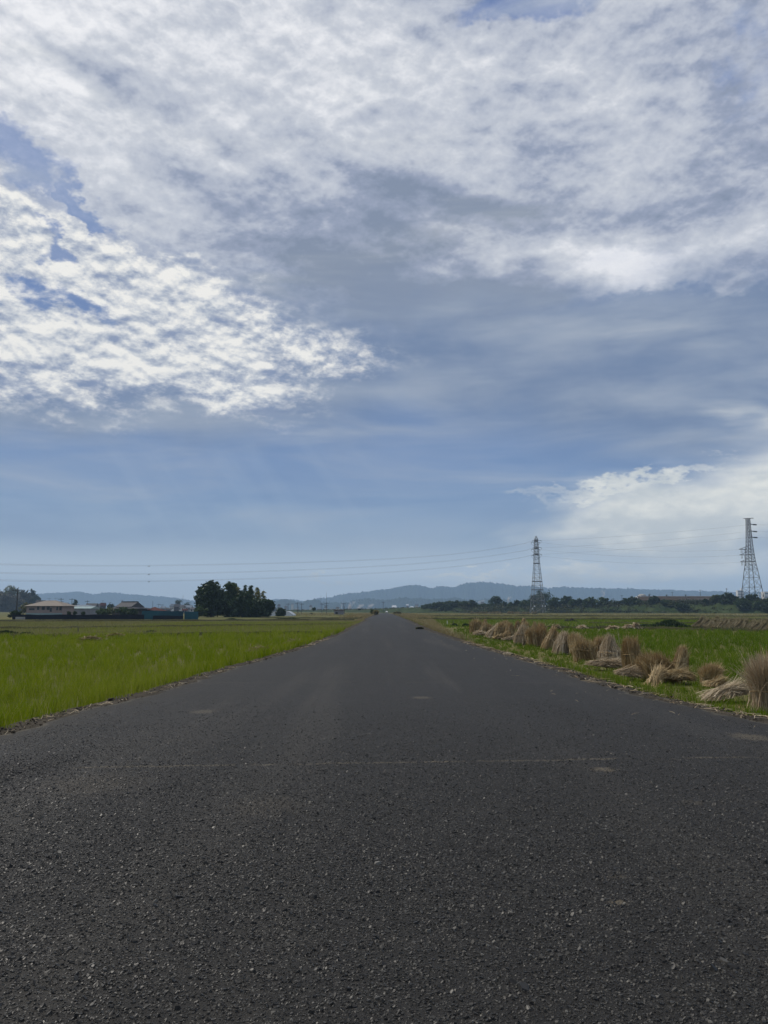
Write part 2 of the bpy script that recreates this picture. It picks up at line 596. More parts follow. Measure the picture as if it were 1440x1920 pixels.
ys = np.concatenate([np.arange(-12, 40, 0.2), np.arange(40, 460, 2.0)])
us = np.array([0, 0.01, 0.03, 0.06, 0.1, 0.2, 0.35, 0.5, 0.65, 0.8, 0.9, 0.94, 0.97, 0.99, 1.0])
le, re_ = xl(ys) + wob(ys, 0.3), xr(ys) + wob(ys, 1.7)
X = le[:, None] + (re_ - le)[:, None] * us[None]
Yg = np.repeat(ys[:, None], len(us), 1)
ed = np.minimum(X - le[:, None], re_[:, None] - X)
Z = road_z(Yg) + 0.02 * np.minimum(ed, 2.0) / 2.0 - 0.02
nu = len(us)
idx = np.arange(len(ys) * nu).reshape(len(ys), nu)
Q = np.stack([idx[:-1, :-1], idx[:-1, 1:], idx[1:, 1:], idx[1:, :-1]], -1).reshape(-1, 4)

m, n, out = new_mat('worn asphalt')
p = n.new('ShaderNodeBsdfPrincipled')
co = obj_co(n)
jit = n.v('ADD', co, n.v('MULTIPLY', n.v('SUBTRACT', n.noise(co, 70.0, 2.0, 0.5, out=1), (0.5, 0.5, 0.5)), (0.010, 0.010, 0.0)))
flat = n.mapping(jit, scale=(1, 1, 0.0))
vd = n.voronoi(flat, 52.0)
vc = n.sep(n.voronoi(flat, 52.0, out='Color'))
vd2 = n.voronoi(flat, 115.0)
vc2 = n.sep(n.voronoi(flat, 115.0, out='Color'))
stone = n.m('MULTIPLY', n.rng(vd, 0.50, 0.30), n.m('GREATER_THAN', vc[0], 0.55))
stone2 = n.m('MULTIPLY', n.rng(vd2, 0.55, 0.30), n.m('GREATER_THAN', vc2[0], 0.5))
grain = n.noise(co, 260.0, 3.0, 0.7)
blot = n.noise(co, 0.55, 5.0, 0.6)
blot2 = n.noise(co, 3.5, 5.0, 0.6)
base = n.mix(n.rng(grain, 0.3, 0.7), (0.009, 0.0085, 0.0077, 1), (0.025, 0.0238, 0.0212, 1))
s2 = n.mix(vc2[1], (0.016, 0.0155, 0.015, 1), (0.056, 0.0535, 0.049, 1))
base = n.mix(n.m('MULTIPLY', stone2, 0.8), base, s2)
s1 = n.mix(n.m('POWER', vc[1], 2.5), (0.024, 0.0235, 0.0225, 1), (0.12, 0.115, 0.103, 1))
base = n.mix(n.m('MULTIPLY', stone, 0.85), base, s1)
base = n.mix(n.rng(blot, 0.35, 0.7, 0.0, 0.35), base, (0.030, 0.029, 0.028, 1))
base = n.mix(n.m('MULTIPLY', n.rng(blot2, 0.55, 0.75), 0.22), base, (0.085, 0.078, 0.066, 1))
trk = n.noise(n.mapping(co, scale=(0.9, 0.045, 1)), 1.0, 4.0, 0.6)
base = n.mix(n.m('MULTIPLY', n.rng(trk, 0.50, 0.68), 0.40), base, (0.062, 0.057, 0.048, 1))
base = n.mix(n.m('MULTIPLY', n.rng(trk, 0.46, 0.30), 0.35), base, (0.014, 0.0135, 0.0125, 1))
edge = attr(n, 'edge')
en = n.m('ADD', edge, n.m('MULTIPLY', n.m('SUBTRACT', n.noise(co, 2.2, 5.0, 0.65), 0.5), 1.1))
base = n.mix(n.m('MULTIPLY', n.rng(en, 0.65, 0.10), 0.75), base, (0.026, 0.023, 0.018, 1))
base = n.mix(n.m('MULTIPLY', n.rng(n.m('ADD', edge, n.m('MULTIPLY', n.noise(co, 5.0, 4.0, 0.6), 0.35)), 0.28, 0.16), 0.6), base, (0.105, 0.090, 0.062, 1))
cx, cy, cz = n.sep(co)
crackh = 0.0
# cross cracks: dark gap with sand caught along it
CR = [((0, 1441), (1440, 1419), 0.008, 1.1), ((330, 1279), (1230, 1279), 0.010, 0.6), ((200, 1336), (640, 1322), 0.003, 0.12)]
for pa_, pb_, wd, sand in CR:
    ga, gb = ground(*pa_), ground(*pb_)
    sl = (gb.y - ga.y) / (gb.x - ga.x)
    line = n.m('ADD', n.m('MULTIPLY', n.m('SUBTRACT', cx, ga.x), sl), ga.y)
    wv = n.m('MULTIPLY', n.m('SUBTRACT', n.noise(n.comb(cx, ga.y, 0.0), 2.6, 6.0, 0.75), 0.5), 0.22)
    dist = n.m('ABSOLUTE', n.m('SUBTRACT', n.m('SUBTRACT', cy, line), wv))
    on = n.rng(n.noise(n.comb(cx, 3.0 + ga.y, 0.0), 2.2, 4.0, 0.7), 0.40, 0.54)
    sw = n.m('MULTIPLY', on, n.rng(n.m('ADD', dist, n.m('MULTIPLY', n.m('SUBTRACT', n.noise(co, 30.0, 3.0, 0.6), 0.5), 0.07)), 0.040, 0.008))
    base = n.mix(n.m('MULTIPLY', sw, sand * 0.50), base, (0.22, 0.185, 0.125, 1))
    gap = n.m('MULTIPLY', n.rng(dist, wd * 1.6, wd * 0.5), n.rng(n.noise(n.comb(cx, 9.0, 0.0), 2.5, 3.0, 0.6), 0.36, 0.50))
    base = n.mix(n.m('MULTIPLY', gap, 0.85), base, (0.008, 0.008, 0.008, 1))
# lengthwise crack at the left edge
ga, gb = ground(40, 1418), ground(275, 1335)
sl = (gb.x - ga.x) / (gb.y - ga.y)
lx_ = n.m('ADD', n.m('MULTIPLY', n.m('SUBTRACT', cy, ga.y), sl), ga.x)
wv = n.m('MULTIPLY', n.m('SUBTRACT', n.noise(n.comb(cy, 0.0, 0.0), 2.0, 5.0, 0.7), 0.5), 0.14)
dist = n.m('ABSOLUTE', n.m('SUBTRACT', n.m('SUBTRACT', cx, lx_), wv))
gap = n.m('MULTIPLY', n.rng(dist, 0.016, 0.005), n.rng(n.m('ABSOLUTE', n.m('SUBTRACT', cy, 9.0)), 4.0, 3.0))
base = n.mix(n.m('MULTIPLY', gap, 0.85), base, (0.008, 0.008, 0.008, 1))
# sandy spots
for (sx, sy, rx, ry, am) in ((1133, 1443, 30, 6, 0.9), (1408, 1381, 45, 9, 0.7), (1158, 1692, 22, 8, 0.9), (1160, 1643, 26, 6, 0.35),
                             (380, 1334, 30, 5, 0.5), (790, 1308, 25, 3, 0.5), (1300, 1505, 30, 6, 0.3), (500, 1510, 90, 25, 0.2), (180, 1470, 120, 26, 0.22)):
    g = ground(sx, sy)
    wx = abs(ground(sx + rx, sy).x - g.x)
    wy = abs(ground(sx, sy - ry).y - g.y)
    q = n.v('LENGTH', n.mapping(co, (g.x, g.y, 0), (0, 0, 0), (wx, wy, 1000.0), 'TEXTURE'))
    q = n.m('ADD', q, n.m('MULTIPLY', n.m('SUBTRACT', n.noise(co, 14.0, 4.0, 0.65), 0.5), 1.6))
    base = n.mix(n.m('MULTIPLY', n.rng(q, 1.0, 0.35), am * 0.7), base, (0.15, 0.125, 0.085, 1))
n.put(p.inputs['Base Color'], base)
n.put(p.inputs['Roughness'], n.rng(grain, 0.2, 0.8, 0.55, 0.82))
p.inputs['Specular IOR Level'].default_value = 0.17
h = n.m('ADD', n.m('MULTIPLY', stone, 0.9), n.m('ADD', n.m('MULTIPLY', stone2, 0.5), n.m('MULTIPLY', grain, 0.55)))
h = n.m('ADD', h, n.m('MULTIPLY', n.noise(co, 24.0, 4.0, 0.6), 0.7))
b = n.new('ShaderNodeBump')
b.inputs['Distance'].default_value = 0.007
b.inputs['Strength'].default_value = 0.9
n.put(b.inputs['Height'], h)
n.t.links.new(b.outputs[0], p.inputs['Normal'])
n.t.links.new(p.outputs[0], out.inputs[0])
M_asphalt = m
road = link('road', np_mesh('road', np.stack([X, Yg, Z], -1).reshape(-1, 3), Q, M_asphalt, {'edge': ed.ravel()}, True))
tag(road, kind='structure')

# ---- exposed aggregate: chips standing half out of the worn surface near the camera
M_chip = None
m, n, out = new_mat('stone chips')
p = n.new('ShaderNodeBsdfPrincipled')
t_ = attr(n, 'tone')
cc_ = n.ramp(t_, [(0.0, (0.011, 0.0105, 0.0095, 1)), (0.55, (0.031, 0.0295, 0.026, 1)), (0.90, (0.060, 0.056, 0.048, 1)), (1.0, (0.150, 0.141, 0.120, 1))])
n.put(p.inputs['Base Color'], cc_)
p.inputs['Roughness'].default_value = 0.50
p.inputs['Specular IOR Level'].default_value = 0.30
n.t.links.new(p.outputs[0], out.inputs[0])
M_chip = m


def chips(N, rng):
    yy = np.linspace(2.5, 13.0, 400)
    pdf = (yy + 1.2) * np.minimum(1.0, (4.5 / yy) ** 2) * np.clip((13.0 - yy) / 6.0, 0, 1)
    cdf = np.cumsum(pdf) / pdf.sum()
    y = np.interp(rng.random(N), cdf, yy)
    x = (rng.random(N) - 0.5) * 2 * (0.53 * y + 0.7)
    ok = (x > xl(y) + 0.25) & (x < xr(y) - 0.25)
    x, y = x[ok], y[ok]
    N = len(x)
    s = rng.lognormal(-5.08, 0.38, N)
    big = rng.random(N) < 0.03
    s[big] *= 1.45
    a = np.arange(6) * np.pi / 3
    ring = np.stack([np.cos(a), np.sin(a)], -1)[None] * rng.uniform(0.6, 1.15, (N, 6, 1))
    asp = rng.uniform(0.55, 1.0, (N, 1))
    rot = rng.uniform(0, 6.28, N)
    ca, sa = np.cos(rot)[:, None], np.sin(rot)[:, None]
    lx, ly = ring[..., 0], ring[..., 1] * asp
    gx, gy = lx * ca - ly * sa, lx * sa + ly * ca
    tx, ty = rng.normal(0, 0.20, (2, N, 1))
    top = 0.62
    h = rng.uniform(0.10, 0.42, (N, 1))
    V = np.zeros((N, 12, 3))
    V[:, :6, 0], V[:, :6, 1] = gx, gy
    V[:, :6, 2] = -0.55
    V[:, 6:, 0], V[:, 6:, 1] = gx * top, gy * top
    V[:, 6:, 2] = h + gx * tx + gy * ty + rng.normal(0, 0.05, (N, 6))
    V *= s[:, None, None]
    V[:, :, 0] += x[:, None]
    V[:, :, 1] += y[:, None]
    V[:, :, 2] += (0.01 * np.minimum(np.minimum(x - xl(y), xr(y) - x), 2.0) - 0.02)[:, None]      # follows the road's camber
    side = np.array([[i, (i + 1) % 6, 6 + (i + 1) % 6, 6 + i] for i in range(6)] + [[6, 7, 8, 9], [9, 10, 11, 6]])
    Fq = (np.arange(N)[:, None, None] * 12 + side[None]).reshape(-1, 4)
    return V.reshape(-1, 3), Fq, np.repeat(rng.random(N), 12)


V, Fq, tn = chips(270000, np.random.default_rng(5))
tag(link('aggregate_chips', np_mesh('aggregate_chips', V, Fq, M_chip, {'tone': tn})), kind='stuff')


# ---- shoulders falling from the asphalt to the paddies
def shoulder(side):
    yy = np.concatenate([np.arange(-12, 60, 0.4), np.arange(60, 330, 3.0)])
    e = (xl(yy) if side < 0 else xr(yy))
    offs = np.array([-0.35, 0.0, 0.25, 0.55, 0.9, 1.5])
    zs = np.array([-0.03, -0.024, -0.035, -0.07, -0.20, GZ - 0.06])
    rr = np.random.default_rng(3 + side)
    Xs = e[:, None] + side * offs[None] + rr.normal(0, 0.03, (len(yy), len(offs)))
    Zs = np.repeat(zs[None], len(yy), 0) + rr.normal(0, 0.012, (len(yy), len(offs)))
    Zs[:, 0] = -0.05
    nn = len(offs)
    ii = np.arange(len(yy) * nn).reshape(len(yy), nn)
    q = np.stack([ii[:-1, :-1], ii[:-1, 1:], ii[1:, 1:], ii[1:, :-1]], -1).reshape(-1, 4)
    if side < 0:
        q = q[:, ::-1]
    Ys = np.repeat(yy[:, None], nn, 1)
    o = link('road_shoulder', np_mesh('road_shoulder', np.stack([Xs, Ys, Zs], -1).reshape(-1, 3), q, M_soil, None, True))
    tag(o, kind='structure')


shoulder(-1)
shoulder(1)

# ---- ground to the horizon
GR = 6300.0
g_ = MB()
ring = [(GR * math.cos(a), GR * math.sin(a), GZ) for a in np.linspace(0, 2 * math.pi, 65)[:-1]]
g_.add(ring, [tuple(range(64))])
tag(g_.build('ground', M_ground), kind='structure')


def ground_z(x, y):
    """height of the ground beside the road"""
    x, y = np.asarray(x, float), np.asarray(y, float)
    off = np.maximum(xl(y) - x, x - xr(y))
    return np.interp(off, [0, 0.25, 0.55, 0.9, 1.5], [-0.024, -0.035, -0.07, -0.2, GZ])


# ================================================================ grass
def in_view(x, y, margin=3.5):
    return np.abs(x) < 0.52 * y + margin


def blades(x, y, z, h, w, lean, mat, name, dry, rng, segs=2, kind='stuff', tone=None):
    N = len(x)
    a = rng.uniform(0, 2 * np.pi, N)
    l = h * lean * rng.uniform(0.2, 1.3, N)
    P0 = np.stack([x, y, z], 1)
    P1 = P0 + np.stack([np.cos(a) * l * 0.25, np.sin(a) * l * 0.25, h * 0.62], 1)
    P2 = P0 + np.stack([np.cos(a) * l, np.sin(a) * l, h], 1)
    V, Fq, own = ribbons(P0, P1, P2, w, segs, 0.12, rng)
    tn = rng.random(N) if tone is None else tone
    return tag(link(name, np_mesh(name, V, Fq, mat, {'tone': tn[own], 'dry': dry[own]})), kind=kind)


def hills_grid(x0, x1, y0, y1, rng, base=26.0):
    """rice hills in rows, thinning with distance; returns positions"""
    A = (x1 - x0) * (y1 - y0)
    N = int(A * base)
    x = rng.uniform(x0, x1, N)
    y = rng.uniform(y0, y1, N)
    x = np.round(x / 0.29) * 0.29 + rng.normal(0, 0.045, N)
    keep = rng.random(N) < np.minimum(1.0, (10.0 / np.maximum(y, 4.0)) ** 1.15)
    ok = keep & in_view(x, y)
    return x[ok], y[ok]


L1, L2 = 47.0, 57.0            # the first bund on the left, at the picture's edge and at the road


def first_bund_left(x):
    return np.interp(x, [-40, -27, -5], [L1 - 5, L1, L2])


def field_grass(side, mat, name, seed, hmin, hmax, yb, base=26.0, per=13):
    rng = np.random.default_rng(seed)
    if side < 0:
        x, y = hills_grid(-46, -1.5, 5, 62, rng, base)
        ok = (x < xl(y) - 0.28 - 0.1 * rng.random(len(x))) & (y < yb(x))
    else:
        x, y = hills_grid(2.0, 46, 5, 80, rng, base)
        ok = (x > xr(y) + 0.50 + 0.25 * rng.random(len(x))) & (y < yb(x))
        ok &= ~((y > 38) & (x < xr(y) + 0.4 + (y - 38) * 0.09))
    x, y = x[ok], y[ok]
    k_ = per
    X_ = np.repeat(x, k_) + rng.normal(0, 0.05, len(x) * k_)
    Y_ = np.repeat(y, k_) + rng.normal(0, 0.05, len(x) * k_)
    patch = 0.5 + 0.5 * np.sin(X_ * 0.9 + 1.3 * np.sin(Y_ * 0.45)) * np.sin(Y_ * 0.6 + X_ * 0.23)
    h = rng.uniform(hmin, hmax, len(X_)) * (0.82 + 0.3 * patch) * np.where(rng.random(len(X_)) < 0.03, 1.35, 1.0)
    if side > 0:
        off_ = X_ - xr(Y_)
        h = h * np.interp(off_, [0.5, 1.2, 3.6, 4.6], [0.75, 0.55, 0.55, 1.0])
    w = 0.0055 * (np.maximum(Y_, 9) / 9) ** 0.75
    dry = np.clip(rng.normal(0.05, 0.10, len(X_)), 0, 1)
    dry = np.where(rng.random(len(X_)) < 0.05, rng.uniform(0.5, 1, len(X_)), dry)
    return blades(X_, Y_, ground_z(X_, Y_), h, w, 0.55, mat, name, dry, rng)


field_grass(-1, M_grass_l, 'rice_regrowth', 21, 0.22, 0.36, first_bund_left)
field_grass(1, M_grass_r, 'rice_regrowth', 22, 0.20, 0.33, lambda x: np.interp(x, [2, 10, 40], [72, 70, 52]))


# farther paddies: coarser tufts, yellower, with dull strips between
def far_tufts(name, seed, x0, x1, y0, y1, dens, hmin, hmax, w, mat, dry_mean, cond=None, segs=1, lean=0.6):
    rng = np.random.default_rng(seed)
    N = int((x1 - x0) * (y1 - y0) * dens)
    x = rng.uniform(x0, x1, N)
    y = rng.uniform(y0, y1, N)
    ok = in_view(x, y, 6) & ((x < xl(y) - 0.5) | (x > xr(y) + 0.5))
    if cond is not None:
        ok &= cond(x, y)
    x, y = x[ok], y[ok]
    h = rng.uniform(hmin, hmax, len(x))
    dry = np.clip(rng.normal(dry_mean, 0.18, len(x)), 0, 1)
    return blades(x, y, ground_z(x, y), h, w * rng.uniform(0.7, 1.3, len(x)), lean, mat, name, dry, rng, segs)


far_tufts('paddy_grass', 31, -75, -2, 44, 108, 22, 0.14, 0.26, 0.030, M_far_grass, 0.22, lambda x, y: y > first_bund_left(x) + 0.8)
far_tufts('paddy_grass', 32, -110, -2, 108, 137, 9, 0.06, 0.14, 0.05, M_far_grass, 0.42)
far_tufts('paddy_grass', 33, -40, -2, 58, 105, 12, 0.18, 0.28, 0.03, M_grass_l, 0.05, lambda x, y: (x > -27) & (y > first_bund_left(x) + 0.8))
far_tufts('paddy_grass', 34, 3, 90, 74, 135, 10, 0.15, 0.28, 0.045, M_grass_r, 0.10, lambda x, y: x < 62 - (y - 74) * 0.2)
far_tufts('paddy_grass', 35, 3, 130, 74, 230, 3.4, 0.15, 0.28, 0.09, M_far_grass, 0.30, lambda x, y: (y > 136) | (x > 50))
far_tufts('paddy_grass', 36, -60, 190, 230, 380, 0.8, 0.2, 0.5, 0.25, M_far_grass, 0.62)
# dry grass along the verges
far_tufts('verge_grass', 41, 2, 12, 36, 130, 60, 0.14, 0.42, 0.018, M_dry_grass, 0.45, lambda x, y: x < xr(y) + 0.7 + (y - 36) * 0.045, 2, 0.8)
far_tufts('verge_grass', 42, -9, -2, 40, 160, 34, 0.12, 0.30, 0.018, M_dry_grass, 0.4, lambda x, y: x > xl(y) - 0.7 - (y - 40) * 0.012, 2, 0.8)
far_tufts('verge_grass', 43, -14, 16, 150, 300, 9, 0.3, 0.75, 0.06, M_dry_grass, 0.35, lambda x, y: (x > xl(y) - 6) & (x < xr(y) + 7), 2, 0.8)
far_tufts('verge_grass', 44, 3, 9, 9, 40, 26, 0.06, 0.2, 0.010, M_dry_grass, 0.5, lambda x, y: (x > xr(y) + 0.3) & (x < xr(y) + 0.95), 2, 1.0)
far_tufts('verge_grass', 45, -9, -3, 7, 45, 26, 0.05, 0.16, 0.010, M_dry_grass, 0.5, lambda x, y: (x < xl(y) - 0.12) & (x > xl(y) - 0.4), 2, 1.0)

# ================================================================ bunds and levee
def ridge(name, pts, hw, h, mat, seed, step=1.0, rough=0.05, kind='structure', base=GZ):
    """low earth bank along a line: (x, y) points, half width, height"""
    rng = np.random.default_rng(seed)
    P_ = [Vector((a, b_, 0)) for a, b_ in pts]
    line = []
    for a, b_ in zip(P_[:-1], P_[1:]):
        nseg = max(1, int((b_ - a).length / step))
        line += [a.lerp(b_, i / nseg) for i in range(nseg)]
    line.append(P_[-1])
    prof = [(-1.0, -0.05), (-0.62, 0.72), (-0.25, 1.0), (0.25, 0.97), (0.65, 0.6), (1.05, -0.05)]
    vs, fs = [], []
    for i, p_ in enumerate(line):
        t = line[min(i + 1, len(line) - 1)] - line[max(i - 1, 0)]
        t.normalize()
        s = Vector((-t.y, t.x, 0))
        hh = h * rng.uniform(0.75, 1.2)
        for a, b_ in prof:
            q = p_ + s * (a * hw + rng.normal(0, rough * hw))
            vs.append((q.x, q.y, base - 0.02 + max(0.0, b_ * hh + rng.normal(0, rough * h))))
    m_ = len(prof)
    for i in range(len(line) - 1):
        for j in range(m_ - 1):
            fs.append((i * m_ + j, i * m_ + j + 1, (i + 1) * m_ + j + 1, (i + 1) * m_ + j))
    b2 = MB()
    b2.add(vs, fs)
    o = b2.build(name, mat, smooth=True)
    return tag(o, kind=kind)


def weeds_along(pts, width, dens, h0, h1, w, seed, mat=None, dry=0.1, name='bund_weeds'):
    rng = np.random.default_rng(seed)
    xs_, ys_ = [], []
    for (ax, ay), (bx, by) in zip(pts[:-1], pts[1:]):
        L = math.hypot(bx - ax, by - ay)
        N = int(L * width * dens)
        t = rng.random(N)
        c_ = np.sin(t * L * 0.55 + ax) + 0.6 * np.sin(t * L * 1.7 + by) > rng.normal(-0.2, 0.5, N)
        t = t[c_]
        N = len(t)
        xs_.append(ax + (bx - ax) * t + rng.normal(0, width * 0.4, N))
        ys_.append(ay + (by - ay) * t + rng.normal(0, width * 0.4, N))
    x, y = np.concatenate(xs_), np.concatenate(ys_)
    h = rng.uniform(h0, h1, len(x))
    return blades(x, y, np.full(len(x), GZ + 0.05), h, w * rng.uniform(0.7, 1.3, len(x)), 0.6, mat or M_weed, name,
                  np.clip(rng.normal(dry, 0.2, len(x)), 0, 1), rng, 1)


BL1 = [(-40, 41.5), (-27, 47.0), (-14, 52.5), (-4.6, 57.5)]
ridge('field_bund', BL1, 0.45, 0.20, M_bund, 1)
weeds_along(BL1[:3], 1.0, 40, 0.12, 0.34, 0.04, 1, M_dry_grass, 0.3)
BL2 = [(-60, 60), (-38, 68), (-20, 77), (-4.5, 90)]
ridge('field_bund', BL2, 0.6, 0.24, M_bund, 2)
weeds_along(BL2, 1.0, 10, 0.12, 0.30, 0.06, 2)
BL3 = [(-90, 108), (-45, 116), (-5, 128)]
ridge('field_bund', BL3, 0.7, 0.30, M_bund, 3)
BL4 = [(-26, 165), (-4.5, 150)]
ridge('field_bund', BL4, 0.8, 0.30, M_bund, 4)
weeds_along(BL4, 0.8, 9, 0.2, 0.42, 0.10, 4)
BR1 = [(9, 73), (20, 70.5), (30, 63), (46, 54)]
ridge('field_bund', BR1[:3], 0.5, 0.26, M_bund, 5)
weeds_along(BR1[:3], 1.1, 26, 0.2, 0.45, 0.05, 5)
BR2 = [(6, 134), (30, 135), (62, 128), (95, 120)]
ridge('field_bund', BR2, 0.8, 0.40, M_bund, 6)
BR3 = [(6, 205), (60, 200), (130, 190)]
ridge('field_bund', BR3, 0.9, 0.42, M_bund, 7, 2.0)
BR4 = [(26, 98), (62, 92)]
ridge('field_bund', BR4, 0.5, 0.25, M_bund, 8)

# the levee that closes the plain, rising to the right
LEV = [(1700, 300, 4.3), (1440, 340, 4.6), (1200, 385, 4.7), (1150, 395, 4.0), (1090, 408, 3.1), (1000, 425, 2.9), (860, 455, 3.0), (800, 480, 2.9), (750, 510, 2.4), (690, 560, 1.9), (560, 680, 1.2), (440, 780, 0.8)]


def lev_pt(px):
    xs_ = [q[0] for q in LEV][::-1]
    Y = float(np.interp(px, xs_, [q[1] for q in LEV][::-1]))
    h = float(np.interp(px, xs_, [q[2] for q in LEV][::-1]))
    v = at(px, 1144, Y)
    return v.x, Y, h


m, n, out = new_mat('levee grass')
p = n.new('ShaderNodeBsdfPrincipled')
co = obj_co(n)
f = n.noise(co, 0.12, 6.0, 0.65)
c = n.mix(n.rng(f, 0.35, 0.65), (0.020, 0.034, 0.012, 1), (0.050, 0.066, 0.024, 1))
c = n.mix(n.m('MULTIPLY', n.rng(n.noise(co, 0.6, 4.0, 0.6), 0.5, 0.7), 0.5), c, (0.03, 0.045, 0.018, 1))
n.put(p.inputs['Base Color'], c)
p.inputs['Roughness'].default_value = 1.0
p.inputs['Specular IOR Level'].default_value = 0.05
n.t.links.new(p.outputs[0], out.inputs[0])
M_levee = m
vs, fs = [], []
prof = [(-13, -0.3), (-9, 0.12), (-4, 0.72), (-2, 0.98), (2, 1.0), (5, 0.7), (11, 0.05), (14, -0.3)]
rl = np.random.default_rng(77)
pxs = np.arange(1700, 439, -6)
cen = [lev_pt(q) for q in pxs]
for i, (x, y, h) in enumerate(cen):
    a, b_ = cen[max(0, i - 1)], cen[min(len(cen) - 1, i + 1)]
    t = Vector((b_[0] - a[0], b_[1] - a[1], 0)).normalized()
    s = Vector((t.y, -t.x, 0))
    if s.y > 0:
        s = -s
    for o_, hh in prof:
        q = Vector((x, y, 0)) - s * o_
        vs.append((q.x, q.y, GZ - 0.05 + (h - GZ) * max(hh, -0.02) + (rl.normal(0, 0.22) if 0.05 < hh else 0)))
m_ = len(prof)
for i in range(len(cen) - 1):
    for j in range(m_ - 1):
        fs.append((i * m_ + j, i * m_ + j + 1, (i + 1) * m_ + j + 1, (i + 1) * m_ + j))
lv = MB()
lv.add(vs, fs)
tag(lv.build('levee', M_levee, smooth=True), kind='structure')


# ================================================================ hills
def hill_range(name, sil, Y, depth, mat, seed, bump, nd=14):
    """a forested range: skyline read from the photo, given real depth towards and away from the viewer"""
    rng = np.random.default_rng(seed)
    x0, x1 = sil[0][0], sil[-1][0]
    npx = int((x1 - x0) / 1.6)
    px = np.linspace(x0, x1, npx)
    py = np.interp(px, [q[0] for q in sil], [q[1] for q in sil])
    V = np.zeros((npx, nd, 3))
    low = np.convolve(rng.normal(0, 1, npx + 40), np.hanning(41) / 8.0, 'valid')[:npx]
    for j in range(nd):
        t = j / (nd - 1)                          # 0 at the foot facing us, ridge at 0.55, 1 at the back
        yy = Y + depth * (t - 0.55)
        prof_h = math.sin(min(1.0, t / 0.55) * math.pi / 2) ** 0.9 if t <= 0.55 else max(0.0, 1 - ((t - 0.55) / 0.45) ** 1.6)
        top = (CAM_H + (1144 - py) * Y / F)
        spur = 1.0 - 0.30 * (1 - abs(2 * min(t / 0.55, 1.0) - 1)) * (0.5 + 0.5 * np.sin(px * 0.11 + low * 2.5 + seed)) if t < 0.55 else 1.0
        V[:, j, 0] = (px - 720) / F * Y * (1 + 0.15 * (t - 0.55)) + rng.normal(0, 0.8, npx)
        V[:, j, 1] = yy + low * 20 + rng.normal(0, bump, npx)
        V[:, j, 2] = GZ - 3 + np.maximum(0, (top - GZ + 3) * prof_h * spur) + rng.normal(0, bump, npx) * (0.25 + prof_h)
    ii = np.arange(npx * nd).reshape(npx, nd)
    q = np.stack([ii[:-1, :-1], ii[1:, :-1], ii[1:, 1:], ii[:-1, 1:]], -1).reshape(-1, 4)
    return tag(link(name, np_mesh(name, V.reshape(-1, 3), q, mat)), kind='structure')


m, n, out = new_mat('forested hillside')
p = n.new('ShaderNodeBsdfPrincipled')
co = obj_co(n)
f = n.noise(co, 0.03, 6.0, 0.7)
n.put(p.inputs['Base Color'], n.mix(n.rng(f, 0.3, 0.7), (0.012, 0.022, 0.014, 1), (0.036, 0.048, 0.024, 1)))
p.inputs['Roughness'].default_value = 1.0
p.inputs['Specular IOR Level'].default_value = 0.0
n.t.links.new(p.outputs[0], out.inputs[0])
M_hill = m
hill_range('far_hills', [(-60, 1118), (40, 1119), (75, 1114), (110, 1112), (150, 1109.5), (180, 1114), (200, 1111.5), (220, 1111.5), (240, 1113.5), (280, 1117), (310, 1119), (345, 1123), (372, 1128), (430, 1131), (500, 1127), (520, 1123.5), (545, 1124), (570, 1127), (600, 1128)], 5700, 700, M_hill, 1, 2.2)
hill_range('main_hills', [(560, 1132), (580, 1127), (600, 1122), (621, 1120), (642, 1114), (671, 1112), (700, 1108), (725, 1105), (746, 1101), (779, 1097), (796, 1099.5), (812, 1103), (821, 1100), (850, 1101), (875, 1093), (907, 1091), (935, 1094), (967, 1099), (997, 1099), (1025, 1102), (1057, 1101), (1092, 1102.5), (1115, 1103), (1167, 1104), (1225, 1106), (1295, 1108), (1330, 1109), (1380, 1110.5), (1440, 1111), (1540, 1114)], 5000, 1000, M_hill, 2, 2.6)
hill_range('low_hills', [(485, 1136), (500, 1130), (520, 1127), (530, 1124.5), (545, 1125.5), (555, 1128), (570, 1129), (580, 1125.5), (592, 1125), (604, 1129), (640, 1131), (655, 1129), (668, 1124.5), (690, 1121.5), (705, 1124), (725, 1126), (745, 1121), (760, 1120), (775, 1123), (790, 1121), (802, 1124), (830, 1123), (850, 1120), (870, 1124), (905, 1125), (930, 1122), (960, 1127), (1000, 1130)], 3300, 500, M_hill, 3, 2.3)


# ================================================================ trees
M_leaf_dark = leafy('dark foliage', (0.016, 0.034, 0.010), (0.034, 0.058, 0.014), (0.06, 0.06, 0.03), trans=0.22)
M_leaf_mid = leafy('mid foliage', (0.030, 0.060, 0.014), (0.066, 0.098, 0.024), (0.12, 0.11, 0.05), trans=0.30)
M_leaf_olive = leafy('olive foliage', (0.060, 0.080, 0.024), (0.115, 0.125, 0.044), (0.16, 0.13, 0.06), trans=0.30)
M_leaf_bamboo = leafy('bamboo foliage', (0.13, 0.14, 0.022), (0.27, 0.25, 0.06), (0.20, 0.18, 0.08), trans=0.5)
M_leaf_autumn = leafy('brownish foliage', (0.050, 0.048, 0.026), (0.095, 0.080, 0.045), (0.15, 0.10, 0.06), trans=0.25)
M_leaf_yellow = leafy('yellowing foliage', (0.12, 0.12, 0.030), (0.20, 0.17, 0.050), (0.22, 0.15, 0.06), trans=0.3)
M_bark = solid('bark', (0.075, 0.060, 0.045), (0.040, 0.034, 0.028), 4.0, 0.95, 0.1, stretch=(1, 1, 0.2))


